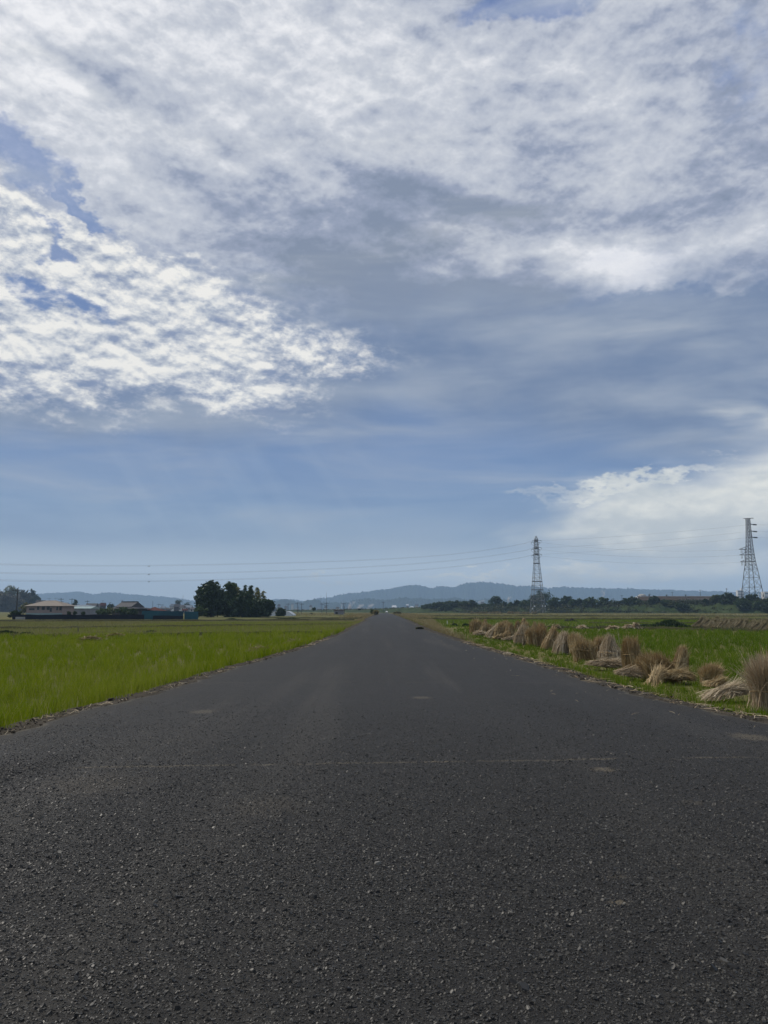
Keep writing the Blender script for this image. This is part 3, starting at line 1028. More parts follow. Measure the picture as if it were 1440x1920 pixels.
def foliage(blobs, n_leaf, size, seed, clump=0.16, hollow=0.35):
    """leaf cards gathered in clumps spread through the crown's ellipsoids"""
    rng = np.random.default_rng(seed)
    vol = np.array([b_[1][0] * b_[1][1] * b_[1][2] for b_ in blobs]) ** 0.8
    nc = max(12, int(n_leaf / 26))
    which = rng.choice(len(blobs), nc, p=vol / vol.sum())
    cb = np.array([b_[0] for b_ in blobs])[which]
    rb = np.array([b_[1] for b_ in blobs])[which]
    u = rng.normal(0, 1, (nc, 3))
    u /= np.linalg.norm(u, axis=1, keepdims=True)
    rr = (hollow + (1 - hollow) * rng.random((nc, 1)) ** 0.6) * rng.uniform(0.82, 1.12, (nc, 1))
    cc = cb + u * rb * rr
    own = rng.integers(0, nc, n_leaf)
    rad = rb.min(axis=1)[own, None] * clump * 1.6
    pos = cc[own] + rng.normal(0, 1, (n_leaf, 3)) * rad * np.array([1.15, 1.15, 0.75])
    t1 = rng.normal(0, 1, (n_leaf, 3))
    t1 /= np.linalg.norm(t1, axis=1, keepdims=True)
    t2 = rng.normal(0, 1, (n_leaf, 3))
    t2 -= t1 * (t1 * t2).sum(1, keepdims=True)
    t2 /= np.linalg.norm(t2, axis=1, keepdims=True)
    s = size * rng.uniform(0.55, 1.35, (n_leaf, 1))
    V = np.stack([pos - t1 * s, pos - t2 * s * 0.55, pos + t1 * s, pos + t2 * s * 0.55], 1).reshape(-1, 3)
    Fq = np.arange(n_leaf * 4).reshape(-1, 4)
    tone = np.clip(rng.random(nc)[own] * 0.6 + rng.random(n_leaf) * 0.4, 0, 1)
    return V, Fq, np.repeat(tone, 4), cc


def tree(name, px, Y, base_z, H, W, label, cat, mat, seed, blobs=None, leaves=1500, size=None, group=None, trunk=True, depth=None, dry=0.0, clump=0.16):
    """trunk with limbs and a crown of leaf clumps; blobs in units of height and half width"""
    b0 = at(px, 1144, Y)
    root = thing(name, (b0.x, Y, base_z), label, cat, group)
    rng = np.random.default_rng(seed + 500)
    if blobs is None:
        blobs = [((rng.uniform(-.35, .35), rng.uniform(-.3, .3), rng.uniform(.42, .72)), (rng.uniform(.45, .75), rng.uniform(.45, .7), rng.uniform(.18, .30))) for _ in range(5)]
        blobs.append(((0, 0, .55), (.8, .8, .34)))
    hw, dp = W / 2, (depth or W) / 2
    bl = [((c_[0] * hw, c_[1] * dp, c_[2] * H), (max(.2, r_[0] * hw), max(.2, r_[1] * dp), max(.2, r_[2] * H))) for c_, r_ in blobs]
    V, Fq, tn, cc = foliage(bl, leaves, size or max(0.16, 0.05 * H), seed, clump)
    keep_min = 0.02
    V[:, 2] = np.maximum(V[:, 2], keep_min)
    zmax = np.quantile(V[:, 2], 0.997)
    V[:, 2] *= H / zmax
    d_ = np.full(len(V), dry) if not hasattr(dry, '__call__') else dry(V, H)
    link('crown', np_mesh('crown', V, Fq, mat, {'tone': tn, 'dry': d_}), root)
    if trunk:
        t_ = MB()
        r0 = max(0.05, 0.028 * H)
        top = Vector((rng.uniform(-.08, .08) * hw, 0, H * 0.62))
        t_.tube([(0, 0, -0.15), (rng.uniform(-.1, .1), 0, H * 0.2), (top.x * 0.6, 0, H * 0.42), top], [r0 * 1.25, r0, r0 * 0.75, r0 * 0.35], 7)
        for i in rng.choice(len(cc), min(7, len(cc)), replace=False):
            e = Vector(cc[i])
            e.z *= H / zmax
            s_ = Vector((top.x * 0.5, 0, H * rng.uniform(0.22, 0.45)))
            mid = s_.lerp(e, 0.5) + Vector((0, 0, 0.04 * H))
            t_.tube([s_, mid, e], [r0 * 0.5, r0 * 0.33, r0 * 0.12], 5)
        t_.build('trunk', M_bark, root)
    return root


def zt(py, Y):
    return CAM_H + (1144 - py) * Y / F          # height of a point seen at row py, distance Y


def tree_px(name, px, top, wpx, Y, label, cat, mat, seed, base=GZ, **kw):
    return tree(name, px, Y, base, zt(top, Y) - base, wpx * Y / F, label, cat, mat, seed, **kw)


# the grove in the left field
DG = 186.0
tree_px('broadleaf_tree', 396, 1092, 60, DG, 'big dark round broadleaf tree, leftmost and bulkiest of the grove in the left field', 'tree', M_leaf_dark, 1, clump=0.10, leaves=15000, size=0.30,
        blobs=[((-.1, 0, .62), (.78, .7, .30)), ((-.05, .1, .84), (.42, .5, .17)), ((-.45, 0, .50), (.5, .5, .26)), ((.45, 0, .45), (.5, .6, .30)), ((0, 0, .28), (.92, .8, .24)), ((-.5, .1, .78), (.36, .4, .14)), ((-.55, 0, .16), (.4, .5, .16))])
tree_px('broadleaf_tree', 431, 1094, 42, DG + 4, 'round topped green tree with a lighter crown, second from the left in the grove', 'tree', M_leaf_mid, 2, clump=0.10, leaves=10000, size=0.28,
        blobs=[((0, 0, .86), (.48, .6, .14)), ((.3, 0, .70), (.6, .6, .18)), ((-.35, 0, .55), (.6, .6, .22)), ((.1, 0, .35), (.9, .8, .28)), ((.1, 0, .14), (.9, .8, .16))])
tree_px('broadleaf_tree', 455, 1112, 44, DG - 4, 'low dark tree in front of the bamboo in the middle of the grove', 'tree', M_leaf_dark, 3, clump=0.09, leaves=9000, size=0.28,
        blobs=[((0, 0, .70), (.7, .7, .24)), ((-.3, 0, .45), (.8, .7, .30)), ((.35, 0, .40), (.8, .7, .30)), ((0, 0, .18), (1.0, .8, .20))])
tree_px('broadleaf_tree', 497, 1124, 32, DG - 3, 'dark bushy tree with a drooping edge at the right end of the grove', 'tree', M_leaf_dark, 4, leaves=9000, size=0.27,
        blobs=[((-.2, 0, .68), (.8, .7, .28)), ((.5, 0, .64), (.5, .6, .22)), ((-.2, 0, .36), (.9, .7, .30)), ((-.3, 0, .14), (.85, .7, .16)), ((.7, 0, .55), (.3, .4, .16))])
tree_px('broadleaf_tree', 477, 1123, 34, DG - 5, 'dark shrubby tree under the bamboo tops, just left of the drooping tree of the grove', 'tree', M_leaf_dark, 5, leaves=9000, size=0.27,
        blobs=[((0, 0, .70), (.7, .7, .26)), ((-.3, 0, .42), (.8, .7, .32)), ((.35, 0, .40), (.8, .7, .32)), ((0, 0, .16), (1.0, .8, .18))])


def bamboo(px, top, lean, seed, label, mat):
    """a bamboo: arching culm with plumes of leaves along its upper part"""
    Y = DG + 3 + seed % 3
    b0 = at(px, 1144, Y)
    H = zt(top, Y) - GZ
    root = thing('bamboo', (b0.x, Y, GZ), label, 'bamboo', 'bamboos of the grove')
    rng = np.random.default_rng(900 + seed)
    def spine(t):
        return np.array([lean * H * 0.10 * t ** 2.2, 0.0, H * (t - 0.02 * t ** 3)])
    st = MB()
    st.tube([spine(t) for t in np.linspace(0, 1, 8)], [0.07 - 0.055 * t for t in np.linspace(0, 1, 8)], 6)
    st.build('culm', solid_bamboo, root)
    N = 1000
    br = 46
    tb = 0.40 + 0.60 * rng.random(br) ** 0.85
    ob = rng.integers(0, br, N)
    ab = rng.uniform(0, 6.28, br)
    Lb = 1.25 * np.clip(1.12 - tb, 0.08, 0.6) * rng.uniform(0.6, 1.3, br) + 0.12
    f = rng.random(N)
    c_ = np.array([spine(q) for q in tb])[ob]
    pos = c_ + np.stack([np.cos(ab[ob]) * Lb[ob] * f, np.sin(ab[ob]) * Lb[ob] * f, Lb[ob] * (0.55 * f - 0.65 * f * f)], 1) + rng.normal(0, .09, (N, 3))
    d = np.stack([rng.normal(0, .5, N) + np.cos(ab[ob]) * .4, rng.normal(0, .5, N), rng.uniform(-1.0, .15, N)], 1)
    V, Fq, own = ribbons(pos, pos + d * 0.20 + [0, 0, .04], pos + d * 0.42, 0.13, 1, 0.2, rng)
    link('foliage', np_mesh('foliage', V, Fq, mat, {'tone': rng.random(N)[own], 'dry': np.zeros(len(V))}), root)


solid_bamboo = solid('bamboo culm', (0.12, 0.14, 0.05), (0.08, 0.09, 0.04), 2.0, 0.6, 0.3)
for i, (px, top, ln, lb) in enumerate([
        (448, 1101, -0.6, 'slender bamboo next to the second grove tree, lower than its neighbours'),
        (456, 1097, 0.5, 'feathery bamboo, first tall plume from the left in the grove'),
        (463, 1103, 0.8, 'short yellowish bamboo tucked between two taller plumes of the grove'),
        (468, 1097, 0.3, 'thin bamboo with a narrow pointed plume in the middle of the grove'),
        (474, 1106, -0.4, 'shaggy yellow green bamboo in the dip of the grove skyline'),
        (480, 1101, 0.4, 'tall brownish bamboo left of the rightmost plume of the grove'),
        (486, 1110, -0.5, 'low bamboo between the two brownish right hand plumes'),
        (491, 1105, 0.5, 'brownish bamboo with a bent tip, rightmost plume of the grove')]):
    bamboo(px, top, ln, i, lb, M_leaf_bamboo if i not in (1, 3) else M_leaf_mid)
tree_px('shrub', 378, 1138, 26, DG - 6, 'low shrub at the left foot of the grove beside the blue net', 'shrub', M_leaf_mid, 7, leaves=1200, size=0.22, trunk=False)

# wooded hill at the left edge and what stands below it
for i, (px, top, w, Y, mat, lb) in enumerate([
        (-14, 1104, 60, 680, M_leaf_autumn, 'brownish tree cut by the left picture edge'),
        (20, 1099.5, 38, 685, M_leaf_olive, 'tallest tree with a pale green top in the wood at the left edge'),
        (12, 1112, 40, 668, M_leaf_autumn, 'brown tree in front of the tallest tree of the left edge wood'),
        (40, 1108, 26, 675, M_leaf_autumn, 'brownish tree just right of the tall pole at the left edge'),
        (50, 1110, 24, 680, M_leaf_autumn, 'dull brown tree, second right of the tall pole'),
        (60, 1107.5, 16, 685, M_leaf_dark, 'dark narrow tree standing up at the right end of the left edge wood'),
        (67, 1118, 18, 675, M_leaf_dark, 'dark low tree where the left edge wood slopes down to the house'),
        (34, 1120, 34, 662, M_leaf_autumn, 'greyish brown undergrowth tree behind the tall pole')]):
    tree_px('woodland_tree', px, top, w, Y, lb, 'tree', mat, 20 + i, leaves=3600, size=0.8, group='wood at the left edge',
            blobs=[((0, 0, .80), (.55, .6, .18)), ((-.3, 0, .6), (.7, .7, .24)), ((.35, 0, .55), (.7, .7, .25)), ((0, 0, .30), (1, .8, .30)), ((0, 0, .1), (1, .8, .15))])
tree_px('shrub', 49, 1131, 24, 236, 'pale yellowish green shrub left of the hip roofed house', 'shrub', M_leaf_olive, 31, leaves=1300, size=0.3, dry=0.35, trunk=False)
tree_px('shrub', 28, 1145, 22, 144, 'dark bush at the foot of the tall pole behind the black fence end', 'shrub', M_leaf_dark, 32, leaves=1300, size=0.17, trunk=False)

# garden trees behind the fence
for i, (px, top, w, mat, lb) in enumerate([
        (130, 1146, 7, M_leaf_dark, 'clipped round dark garden tree beside the hip roofed house, leftmost of three'),
        (141, 1145.5, 6, M_leaf_dark, 'clipped round dark garden tree in front of the pale green shed, middle of three'),
        (156.5, 1146.5, 6, M_leaf_dark, 'clipped round dark garden tree in front of the pale green shed, rightmost of three')]):
    tree_px('topiary_tree', px, top, w, 160, lb, 'tree', mat, 40 + i, leaves=700, size=0.10, group='clipped garden trees',
            blobs=[((0, 0, .72), (.95, .95, .26))])
for i, (px, top, w, Y, mat, lb) in enumerate([
        (192, 1141, 26, 200, M_leaf_mid, 'mid green garden tree left of the gabled house'),
        (205, 1139, 24, 205, M_leaf_olive, 'light green garden tree touching the gabled house on its left'),
        (232, 1138.5, 26, 190, M_leaf_mid, 'green garden tree in front of the gabled house'),
        (247, 1141, 20, 188, M_leaf_dark, 'dark garden tree in front of the right half of the gabled house'),
        (208, 1132.5, 18, 420, M_leaf_dark, 'hazy dark tree beyond the garden left of the gabled house'),
        (142, 1124.5, 13, 430, M_leaf_dark, 'round dark tree behind the hip roofed house'),
        (334, 1124.5, 15, 620, M_leaf_dark, 'hazy round tree in the town left of the grove'),
        (352, 1129, 16, 640, M_leaf_dark, 'hazy low tree in the town next to the grove')]):
    tree_px('garden_tree', px, top, w, Y, lb, 'tree', mat, 50 + i, leaves=1200, size=0.30)

# bushes between the grove and the road
tree_px('round_tree', 526, 1140, 18, 215, 'round dark green tree beside the white plastic greenhouse', 'tree', M_leaf_dark, 61, leaves=2200, size=0.24,
        blobs=[((0, 0, .62), (.9, .9, .36)), ((0, 0, .3), (.95, .9, .3))])
tree_px('shrub', 588.5, 1138.5, 7, 330, 'small dark bush standing up on the green bank left of the road', 'shrub', M_leaf_dark, 62, leaves=500, size=0.25, trunk=False, base=0.6)
tree_px('shrub', 673.5, 1141, 6, 420, 'tiny dark bush on the bank right of the little shed', 'shrub', M_leaf_dark, 63, leaves=400, size=0.3, trunk=False, base=1.0)
tree_px('shrub', 697, 1142.5, 7, 205, 'dark bush at the left road edge where the road ends', 'shrub', M_leaf_mid, 64, leaves=900, size=0.12, trunk=False, base=GZ)
tree_px('shrub', 705, 1144, 15, 190, 'yellowing bush beside the road at its far left edge', 'shrub', M_leaf_yellow, 65, leaves=1500, size=0.13, trunk=False, base=GZ, dry=0.3)
tree_px('shrub', 584, 1149.3, 8, 300, 'low dark bush in the field left of the little shed', 'shrub', M_leaf_dark, 66, leaves=400, size=0.2, trunk=False)
tree_px('shrub', 745, 1146, 18, 240, 'dull green bush at the right road edge near its end', 'shrub', M_leaf_olive, 67, leaves=1200, size=0.15, trunk=False, dry=0.4)

# trees and bushes on the levee
LT = [(800, 1133, 20, 'shrub', M_leaf_mid, -3), (814, 1130, 20, 'shrub', M_leaf_mid, -2), (828, 1128.5, 22, 'tree', M_leaf_dark, 0),
      (842, 1127, 20, 'tree', M_leaf_mid, 0), (856, 1126.5, 22, 'tree', M_leaf_dark, 0), (870, 1127, 20, 'tree', M_leaf_mid, 1), (884, 1125.5, 22, 'tree', M_leaf_dark, 0),
      (830, 1136, 11, 'shrub', M_leaf_dark, -9), (841, 1136, 11, 'shrub', M_leaf_dark, -9),
      (908, 1132, 22, 'shrub', M_leaf_mid, 1), (920, 1131.5, 16, 'shrub', M_leaf_mid, 1), (932, 1118.5, 27, 'tree', M_leaf_dark, 8), (946, 1128, 13, 'tree', M_leaf_dark, 2),
      (959, 1129, 15, 'shrub', M_leaf_mid, 1), (971, 1125.5, 12, 'tree', M_leaf_dark, 2), (985, 1125, 18, 'tree', M_leaf_mid, 1), (1018, 1108.5, 46, 'tree', M_leaf_dark, 22),
      (1001, 1117, 20, 'tree', M_leaf_dark, 12), (1000, 1124, 18, 'tree', M_leaf_mid, 9), (1041, 1121, 24, 'tree', M_leaf_mid, 0), (1064, 1118, 22, 'tree', M_leaf_dark, 3), (1075, 1124, 16, 'tree', M_leaf_mid, 0),
      (1087, 1122.5, 15, 'tree', M_leaf_dark, 1), (1107, 1120.5, 25, 'tree', M_leaf_mid, 0), (1132, 1120.5, 26, 'tree', M_leaf_mid, 0), (1156, 1128, 18, 'shrub', M_leaf_mid, 0),
      (1169, 1126, 20, 'shrub', M_leaf_dark, 0), (1185, 1119, 30, 'tree', M_leaf_dark, 0), (1199, 1124, 18, 'shrub', M_leaf_mid, 0), (1228, 1117.5, 17, 'tree', M_leaf_dark, -1),
      (1250, 1124, 18, 'shrub', M_leaf_mid, -3), (1262, 1127, 16, 'shrub', M_leaf_olive, -4), (1279, 1131, 22, 'shrub', M_leaf_dark, -7), (1326, 1123, 12, 'shrub', M_leaf_dark, -2), (1343, 1116, 18, 'tree', M_leaf_olive, 0),
      (1366, 1112, 30, 'tree', M_leaf_dark, 0), (1394, 1121, 26, 'tree', M_leaf_mid, -4), (1396, 1127, 24, 'tree', M_leaf_dark, -7), (1412, 1115, 22, 'tree', M_leaf_dark, 2), (1424, 1127, 22, 'shrub', M_leaf_mid, -6), (1440, 1130, 22, 'shrub', M_leaf_dark, -8), (1456, 1120, 30, 'tree', M_leaf_mid, 0)]
LTL = {932: 'dome shaped dark tree rising above the hedge left of the nearer pylon', 1018: 'largest dark tree of the levee, its dome behind the foot of the left pylon',
       1185: 'dark spreading tree left of the long brown roof on the levee', 1228: 'dark tree in front of the left part of the long brown roof', 1366: 'dark wide tree on the levee just left of the right pylon',
       1343: 'olive tree beside the dark wide tree left of the right pylon', 1132: 'bushy tree below the smoke at the end of the levee hedge row', 1107: 'rounded bushy tree, second last of the levee hedge row',
       830: 'dark round bush on the levee slope, left of a pair', 841: 'dark round bush on the levee slope, right of a pair', 800: 'first low bush where the levee thicket begins beside the road', 1412: 'dark tree at the foot of the right pylon',
       1456: 'green tree cut by the right picture edge'}
LORD = sorted(range(len(LT)), key=lambda q: LT[q][0])
ORDW = ['first', 'second', 'third', 'fourth', 'fifth', 'sixth', 'seventh', 'eighth', 'ninth', 'tenth', 'eleventh', 'twelfth']
cnt = {}
for i in LORD:
    px, top, w, kd, mat, off = LT[i]
    x, Y, h = lev_pt(px)
    Y = Y + off
    bz = h * np.interp(abs(off), [0, 2, 4, 9, 13, 40], [1.0, .98, .72, .2, -.05, -.05]) + 0.0
    bz = max(bz, GZ) - 0.15
    where = 'levee thicket by the road' if px < 895 else 'hedge left of the left pylon' if px < 1000 else 'hedge right of the left pylon' if px < 1150 else 'bank below the long roof' if px < 1335 else 'bank around the right pylon'
    tone_w = {M_leaf_dark: 'dark', M_leaf_mid: 'green', M_leaf_olive: 'olive'}[mat]
    if px in LTL:
        lb = LTL[px]
    else:
        kk_ = (tone_w, kd, where)
        cnt[kk_] = cnt.get(kk_, 0) + 1
        lb = '%s %s, %s of its colour in the %s' % (tone_w, kd, ORDW[cnt[kk_] - 1], where)
    tree('levee_tree' if kd == 'tree' else 'levee_shrub', px, Y, bz, max(0.9, zt(top, Y) - bz), w * 1.18 * Y / F, lb, kd, mat, 100 + i, leaves=3000 if w > 18 else 1900, size=0.40, group='trees and bushes on the levee', trunk=kd == 'tree',
         blobs=[((0, 0, .76), (.6, .6, .20)), ((-.35, 0, .55), (.65, .6, .26)), ((.35, 0, .52), (.65, .6, .26)), ((0, 0, .26), (1, .8, .30)), ((0, 0, .08), (1, .8, .14))])

# scrub that covers the levee slope (nobody could count it)
rs = np.random.default_rng(88)
N = 52000
px = rs.uniform(800, 1560, N)
px[:5000] = rs.uniform(540, 800, 5000)
o_ = rs.uniform(-13, 3, N)
vx = np.array([lev_pt(q) for q in np.arange(500, 1701, 4)])
lxx = np.interp(px, np.arange(500, 1701, 4), vx[:, 0])
lyy = np.interp(px, np.arange(500, 1701, 4), vx[:, 1]) + o_
lh = np.interp(px, np.arange(500, 1701, 4), vx[:, 2])
zz_ = GZ + (lh - GZ) * np.interp(o_, [-13, -9, -4, -2, 3], [0, .12, .72, .98, 1.0])
pat = np.sin(lxx * 0.23) + np.sin(lxx * 0.61 + o_ * 0.4) + 0.7 * np.sin(o_ * 0.9 + lxx * 0.11)
hh = np.where(pat > 0.3, rs.uniform(0.6, 2.0, N), rs.uniform(0.25, 1.0, N)) * np.where(px < 800, 0.5, 1.0)
pos = np.stack([lxx, lyy, zz_ + rs.random(N) ** 0.7 * hh], 1)
d = rs.normal(0, 1, (N, 3))
V, Fq, own = ribbons(pos - d * 0.22, pos + [0, 0, 0.1], pos + d * 0.22, 0.42, 1, 0.4, rs)
M_scrub = leafy('levee scrub', (0.014, 0.028, 0.009), (0.058, 0.074, 0.024), (0.15, 0.13, 0.06), trans=0.25)
tag(link('levee_scrub', np_mesh('levee_scrub', V, Fq, M_scrub, {'tone': np.clip((0.5 - pat * 0.22) + rs.normal(0, .2, N), 0, 1)[own], 'dry': (rs.random(N) * 0.35)[own]})), kind='stuff')

# dark clumps of weeds and a heap of soil in the fields
def weed_clump(px, py_base, wpx, hpx, label, seed, mat=None, dep=1.2, dens=1.0):
    Y = ground(px, py_base, GZ).y
    b0 = at(px, 1144, Y)
    root = thing('weed_clump', (b0.x, Y, GZ), label, 'weeds')
    rng = np.random.default_rng(seed)
    w_, h_ = wpx * Y / F, hpx * Y / F
    N = int(900 * dens)
    x = rng.uniform(-.5, .5, N) * w_
    y = rng.normal(0, dep * 0.35, N)
    env = (1 - (2 * x / w_) ** 2).clip(0.15, 1) * (0.7 + 0.3 * np.sin(x * 2.1 + seed))
    h = h_ * env * rng.uniform(0.5, 1.1, N)
    P0 = np.stack([x, y, np.zeros(N)], 1)
    P2 = P0 + np.stack([rng.normal(0, .22, N) * h_, rng.normal(0, .2, N) * h_, h], 1)
    V, Fq, own = ribbons(P0, (P0 + P2) / 2 + [0, 0, .1 * h_], P2, 0.0018 * Y, 2, .2, rng)
    link('leaves', np_mesh('leaves', V, Fq, mat or M_weed, {'tone': rng.random(N)[own], 'dry': np.zeros(len(V))}), root)


weed_clump(1250, 1176, 112, 14, 'long dark green clump of weeds in front of the leaning straw row', 1, dep=2.0, dens=3.0)
weed_clump(14, 1191, 60, 9, 'dark weeds on the bund at the left picture edge', 2, dep=0.9, dens=1.6)
weed_clump(52, 1191, 16, 8, 'short dark weed tuft right of the weeds at the left edge', 3, dep=0.8)
weed_clump(114, 1191, 32, 6, 'low dark weeds on the first left bund', 4, M_weed, 0.8)
weed_clump(248, 1186.5, 18, 6, 'left one of two dark weed tufts on the bund below the gabled house', 5, M_weed, 0.8)
weed_clump(283, 1186.5, 22, 7, 'right one of two dark weed tufts on the bund below the gabled house', 6, M_weed, 0.8)
weed_clump(810, 1178, 12, 5, 'small dark weed tuft beside the drain opening', 7, M_weed, 0.5)
weed_clump(852, 1174, 12, 5, 'dark weeds at the foot of the white field post', 8, M_weed, 0.6)
weed_clump(874, 1175, 14, 7, 'dark weeds left of the farthest standing sheaf', 9, M_weed, 0.6)
weed_clump(440, 1162, 30, 4, 'flat dark weed strip in front of the grove', 10, M_weed, 1.0)
weed_clump(540, 1160, 40, 3, 'flat dark weed strip in front of the white greenhouse', 11, M_weed, 1.0)

# ================================================================ houses and fences
M_wall_pink = solid('pinkish beige render', (0.30, 0.235, 0.21), (0.25, 0.195, 0.175), 0.8, 0.85, 0.2)
M_wall_white = solid('off white render', (0.60, 0.59, 0.56), (0.50, 0.49, 0.47), 0.8, 0.85, 0.2)
M_wall_grey = solid('grey cladding', (0.24, 0.24, 0.25), (0.19, 0.19, 0.20), 0.8, 0.8, 0.2)
M_wall_dark = solid('dark timber', (0.075, 0.062, 0.052), (0.05, 0.042, 0.037), 1.2, 0.9, 0.1)
M_roof_tan = solid('tan slate roof', (0.24, 0.20, 0.16), (0.18, 0.15, 0.125), 1.2, 0.8, 0.3, stretch=(0.4, 0.4, 3))
M_roof_grey = solid('grey tiles', (0.085, 0.085, 0.09), (0.055, 0.055, 0.06), 1.5, 0.75, 0.2, stretch=(2, 0.4, 0.4))
M_roof_red = solid('red brown tiles', (0.095, 0.030, 0.022), (0.06, 0.022, 0.018), 1.5, 0.9, 0.1, stretch=(2, 0.4, 0.4))
M_roof_brown = solid('brown roofing', (0.075, 0.056, 0.042), (0.048, 0.037, 0.029), 0.5, 0.9, 0.1, stretch=(0.6, 1, 1))
M_roof_blue = solid('blue grey roofing', (0.13, 0.17, 0.21), (0.10, 0.13, 0.17), 0.8, 0.6, 0.3)
M_roof_green = solid('pale green sheet roof', (0.25, 0.34, 0.33), (0.20, 0.28, 0.28), 0.6, 0.5, 0.4)
M_glass = solid('dark window glass', (0.020, 0.024, 0.030), (0.014, 0.016, 0.020), 1.0, 0.12, 0.5)
M_frame = solid('window frame', (0.10, 0.095, 0.09), None, 2.0, 0.5, 0.4)
M_concrete = solid('concrete', (0.34, 0.335, 0.315), (0.26, 0.255, 0.24), 1.5, 0.9, 0.2)
M_white = solid('white painted metal', (0.72, 0.73, 0.73), (0.62, 0.63, 0.64), 1.0, 0.5, 0.4)
M_steel = solid('galvanised steel', (0.24, 0.25, 0.26), (0.18, 0.19, 0.20), 2.0, 0.55, 0.4, 0.3)
M_steel_dark = solid('weathered steel', (0.10, 0.105, 0.115), (0.07, 0.075, 0.08), 2.0, 0.6, 0.4, 0.3)
M_insul = solid('brown insulator', (0.035, 0.025, 0.022), None, 2.0, 0.25, 0.5)
M_wire = solid('conductor', (0.075, 0.08, 0.085), None, 2.0, 0.5, 0.4, 0.4)
M_pole = solid('pole', (0.085, 0.082, 0.078), (0.06, 0.058, 0.055), 2.0, 0.85, 0.2)
M_black = solid('black mesh sheet', (0.010, 0.013, 0.020), (0.016, 0.019, 0.027), 0.7, 0.85, 0.15, bump=0.02)
M_net = solid('blue netting', (0.028, 0.110, 0.135), (0.013, 0.046, 0.070), 0.22, 0.8, 0.2)
M_plastic = solid('white film', (0.62, 0.64, 0.66), (0.50, 0.53, 0.55), 0.6, 0.4, 0.4)


def gable(w, d, z0, h, over=0.4, th=0.12, hip=0.0):
    """roof with its ridge along x; hip > 0 pulls the ridge ends in"""
    x, y = w / 2 + over, d / 2 + over
    r = w / 2 + over - hip
    vs = [(-x, -y, z0), (x, -y, z0), (x, y, z0), (-x, y, z0), (-r, 0, z0 + h), (r, 0, z0 + h)]
    lo = [(a, b_, c_ - th) for a, b_, c_ in vs[:4]]
    v = vs + lo
    f = [(0, 1, 5, 4), (2, 3, 4, 5), (1, 2, 5), (3, 0, 4), (6, 9, 8, 7), (0, 6, 7, 1), (1, 7, 8, 2), (2, 8, 9, 3), (3, 9, 6, 0)]
    mb = MB()
    mb.add(v, f)
    return mb


def house(px, Y, w, d, wall_h, roof_h, label, wall, roof, hip=0.0, rz=0.0, base=GZ, wins=(), over=0.5, name='house', group=None, cat='house', skirt=None, roof_th=0.12):
    b0 = at(px, 1144, Y)
    root = thing(name, (b0.x, Y, base), label, cat, group, rz)
    mb = MB()
    mb.box((0, 0, wall_h / 2), (w, d, wall_h))
    if hip < 0.9:                                # gable ends rise to the ridge
        x, y = w / 2, d / 2
        for s in (-1, 1):
            mb.add([(s * x, -y, wall_h), (s * x, y, wall_h), (s * x, 0, wall_h + roof_h * 0.86), (s * (x - .1), -y, wall_h), (s * (x - .1), y, wall_h), (s * (x - .1), 0, wall_h + roof_h * 0.86)],
                   [(0, 1, 2) if s > 0 else (2, 1, 0), (3, 5, 4) if s > 0 else (4, 5, 3), (0, 2, 5, 3), (1, 4, 5, 2)])
    mb.build('wall', wall, root)
    gable(w, d, wall_h + 0.03, roof_h, over, roof_th, hip).build('roof', roof, root)
    for (wx, wz, ww, wh) in wins:
        fr = MB()
        y = -d / 2 - 0.04
        t = 0.07
        fr.box((wx, y, wz + wh / 2), (ww + 2 * t, 0.08, t))
        fr.box((wx, y, wz - wh / 2), (ww + 2 * t, 0.08, t))
        fr.box((wx - ww / 2 - t / 2, y, wz), (t, 0.08, wh - t))
        fr.box((wx + ww / 2 + t / 2, y, wz), (t, 0.08, wh - t))
        fo = fr.build('window', M_frame, root)
        pb = MB()
        pb.box((wx, y + 0.012, wz), (ww, 0.05, wh - t))
        pb.build('pane', M_glass, fo)
    if skirt:
        sk = MB()
        sk.box((0, -d / 2 - 0.06, skirt / 2), (w, 0.12, skirt))
        sk.build('plinth', M_roof_green, root)
    return root


# black fence with its posts, white block and nets (field edge, left)
FY = 139.0


def fence(name, x0px, x1px, Y, top, base, mat, label, post=2.5, cat='fence'):
    a, b_ = at(x0px, 1144, Y), at(x1px, 1144, Y)
    root = thing(name, (a.x, Y, base), label, cat)
    L = b_.x - a.x
    nseg = max(2, int(L / 0.6))
    rng = np.random.default_rng(int(abs(x0px)) + 7)
    vs, fs = [], []
    for i in range(nseg + 1):
        x = L * i / nseg
        dy = 0.05 * math.sin(i * 0.9) + rng.normal(0, 0.02)
        tp = top - base + 0.035 * math.sin(i * 0.55) + rng.normal(0, 0.018)
        for yy in (0.0, 0.03):
            vs += [(x, dy + yy, -0.05), (x, dy * 0.4 + yy, tp)]
    for i in range(nseg):
        q = i * 4
        fs += [(q, q + 4, q + 5, q + 1), (q + 2, q + 3, q + 7, q + 6), (q + 1, q + 5, q + 7, q + 3)]
    pb = MB()
    pb.add(vs, fs)
    pb.build('net', mat, root)
    for i in range(int(L / post) + 1):
        ps = MB()
        ps.tube([(i * post, 0.12, -0.3), (i * post, 0.12, top - base + 0.06)], 0.03, 6)
        ps.build('post', M_pole, root)
    return root


fence('black_fence', 24, 271, FY, zt(1152.3, FY), GZ, M_black, 'long low black mesh fence along the field edge in front of the houses')
fence('black_fence', 287, 344, FY - 1.0, zt(1154.2, FY), GZ, M_black, 'short black mesh fence below the blue netting, left of the grove')
fence('blue_net', 266, 344, FY + 2.5, zt(1145.5, FY), GZ, M_net, 'long teal blue net hung behind the short black fence', cat='net')
fence('blue_net', 346, 372, FY + 3.5, zt(1147.0, FY), GZ, M_net, 'bright blue net right beside the grove', cat='net')

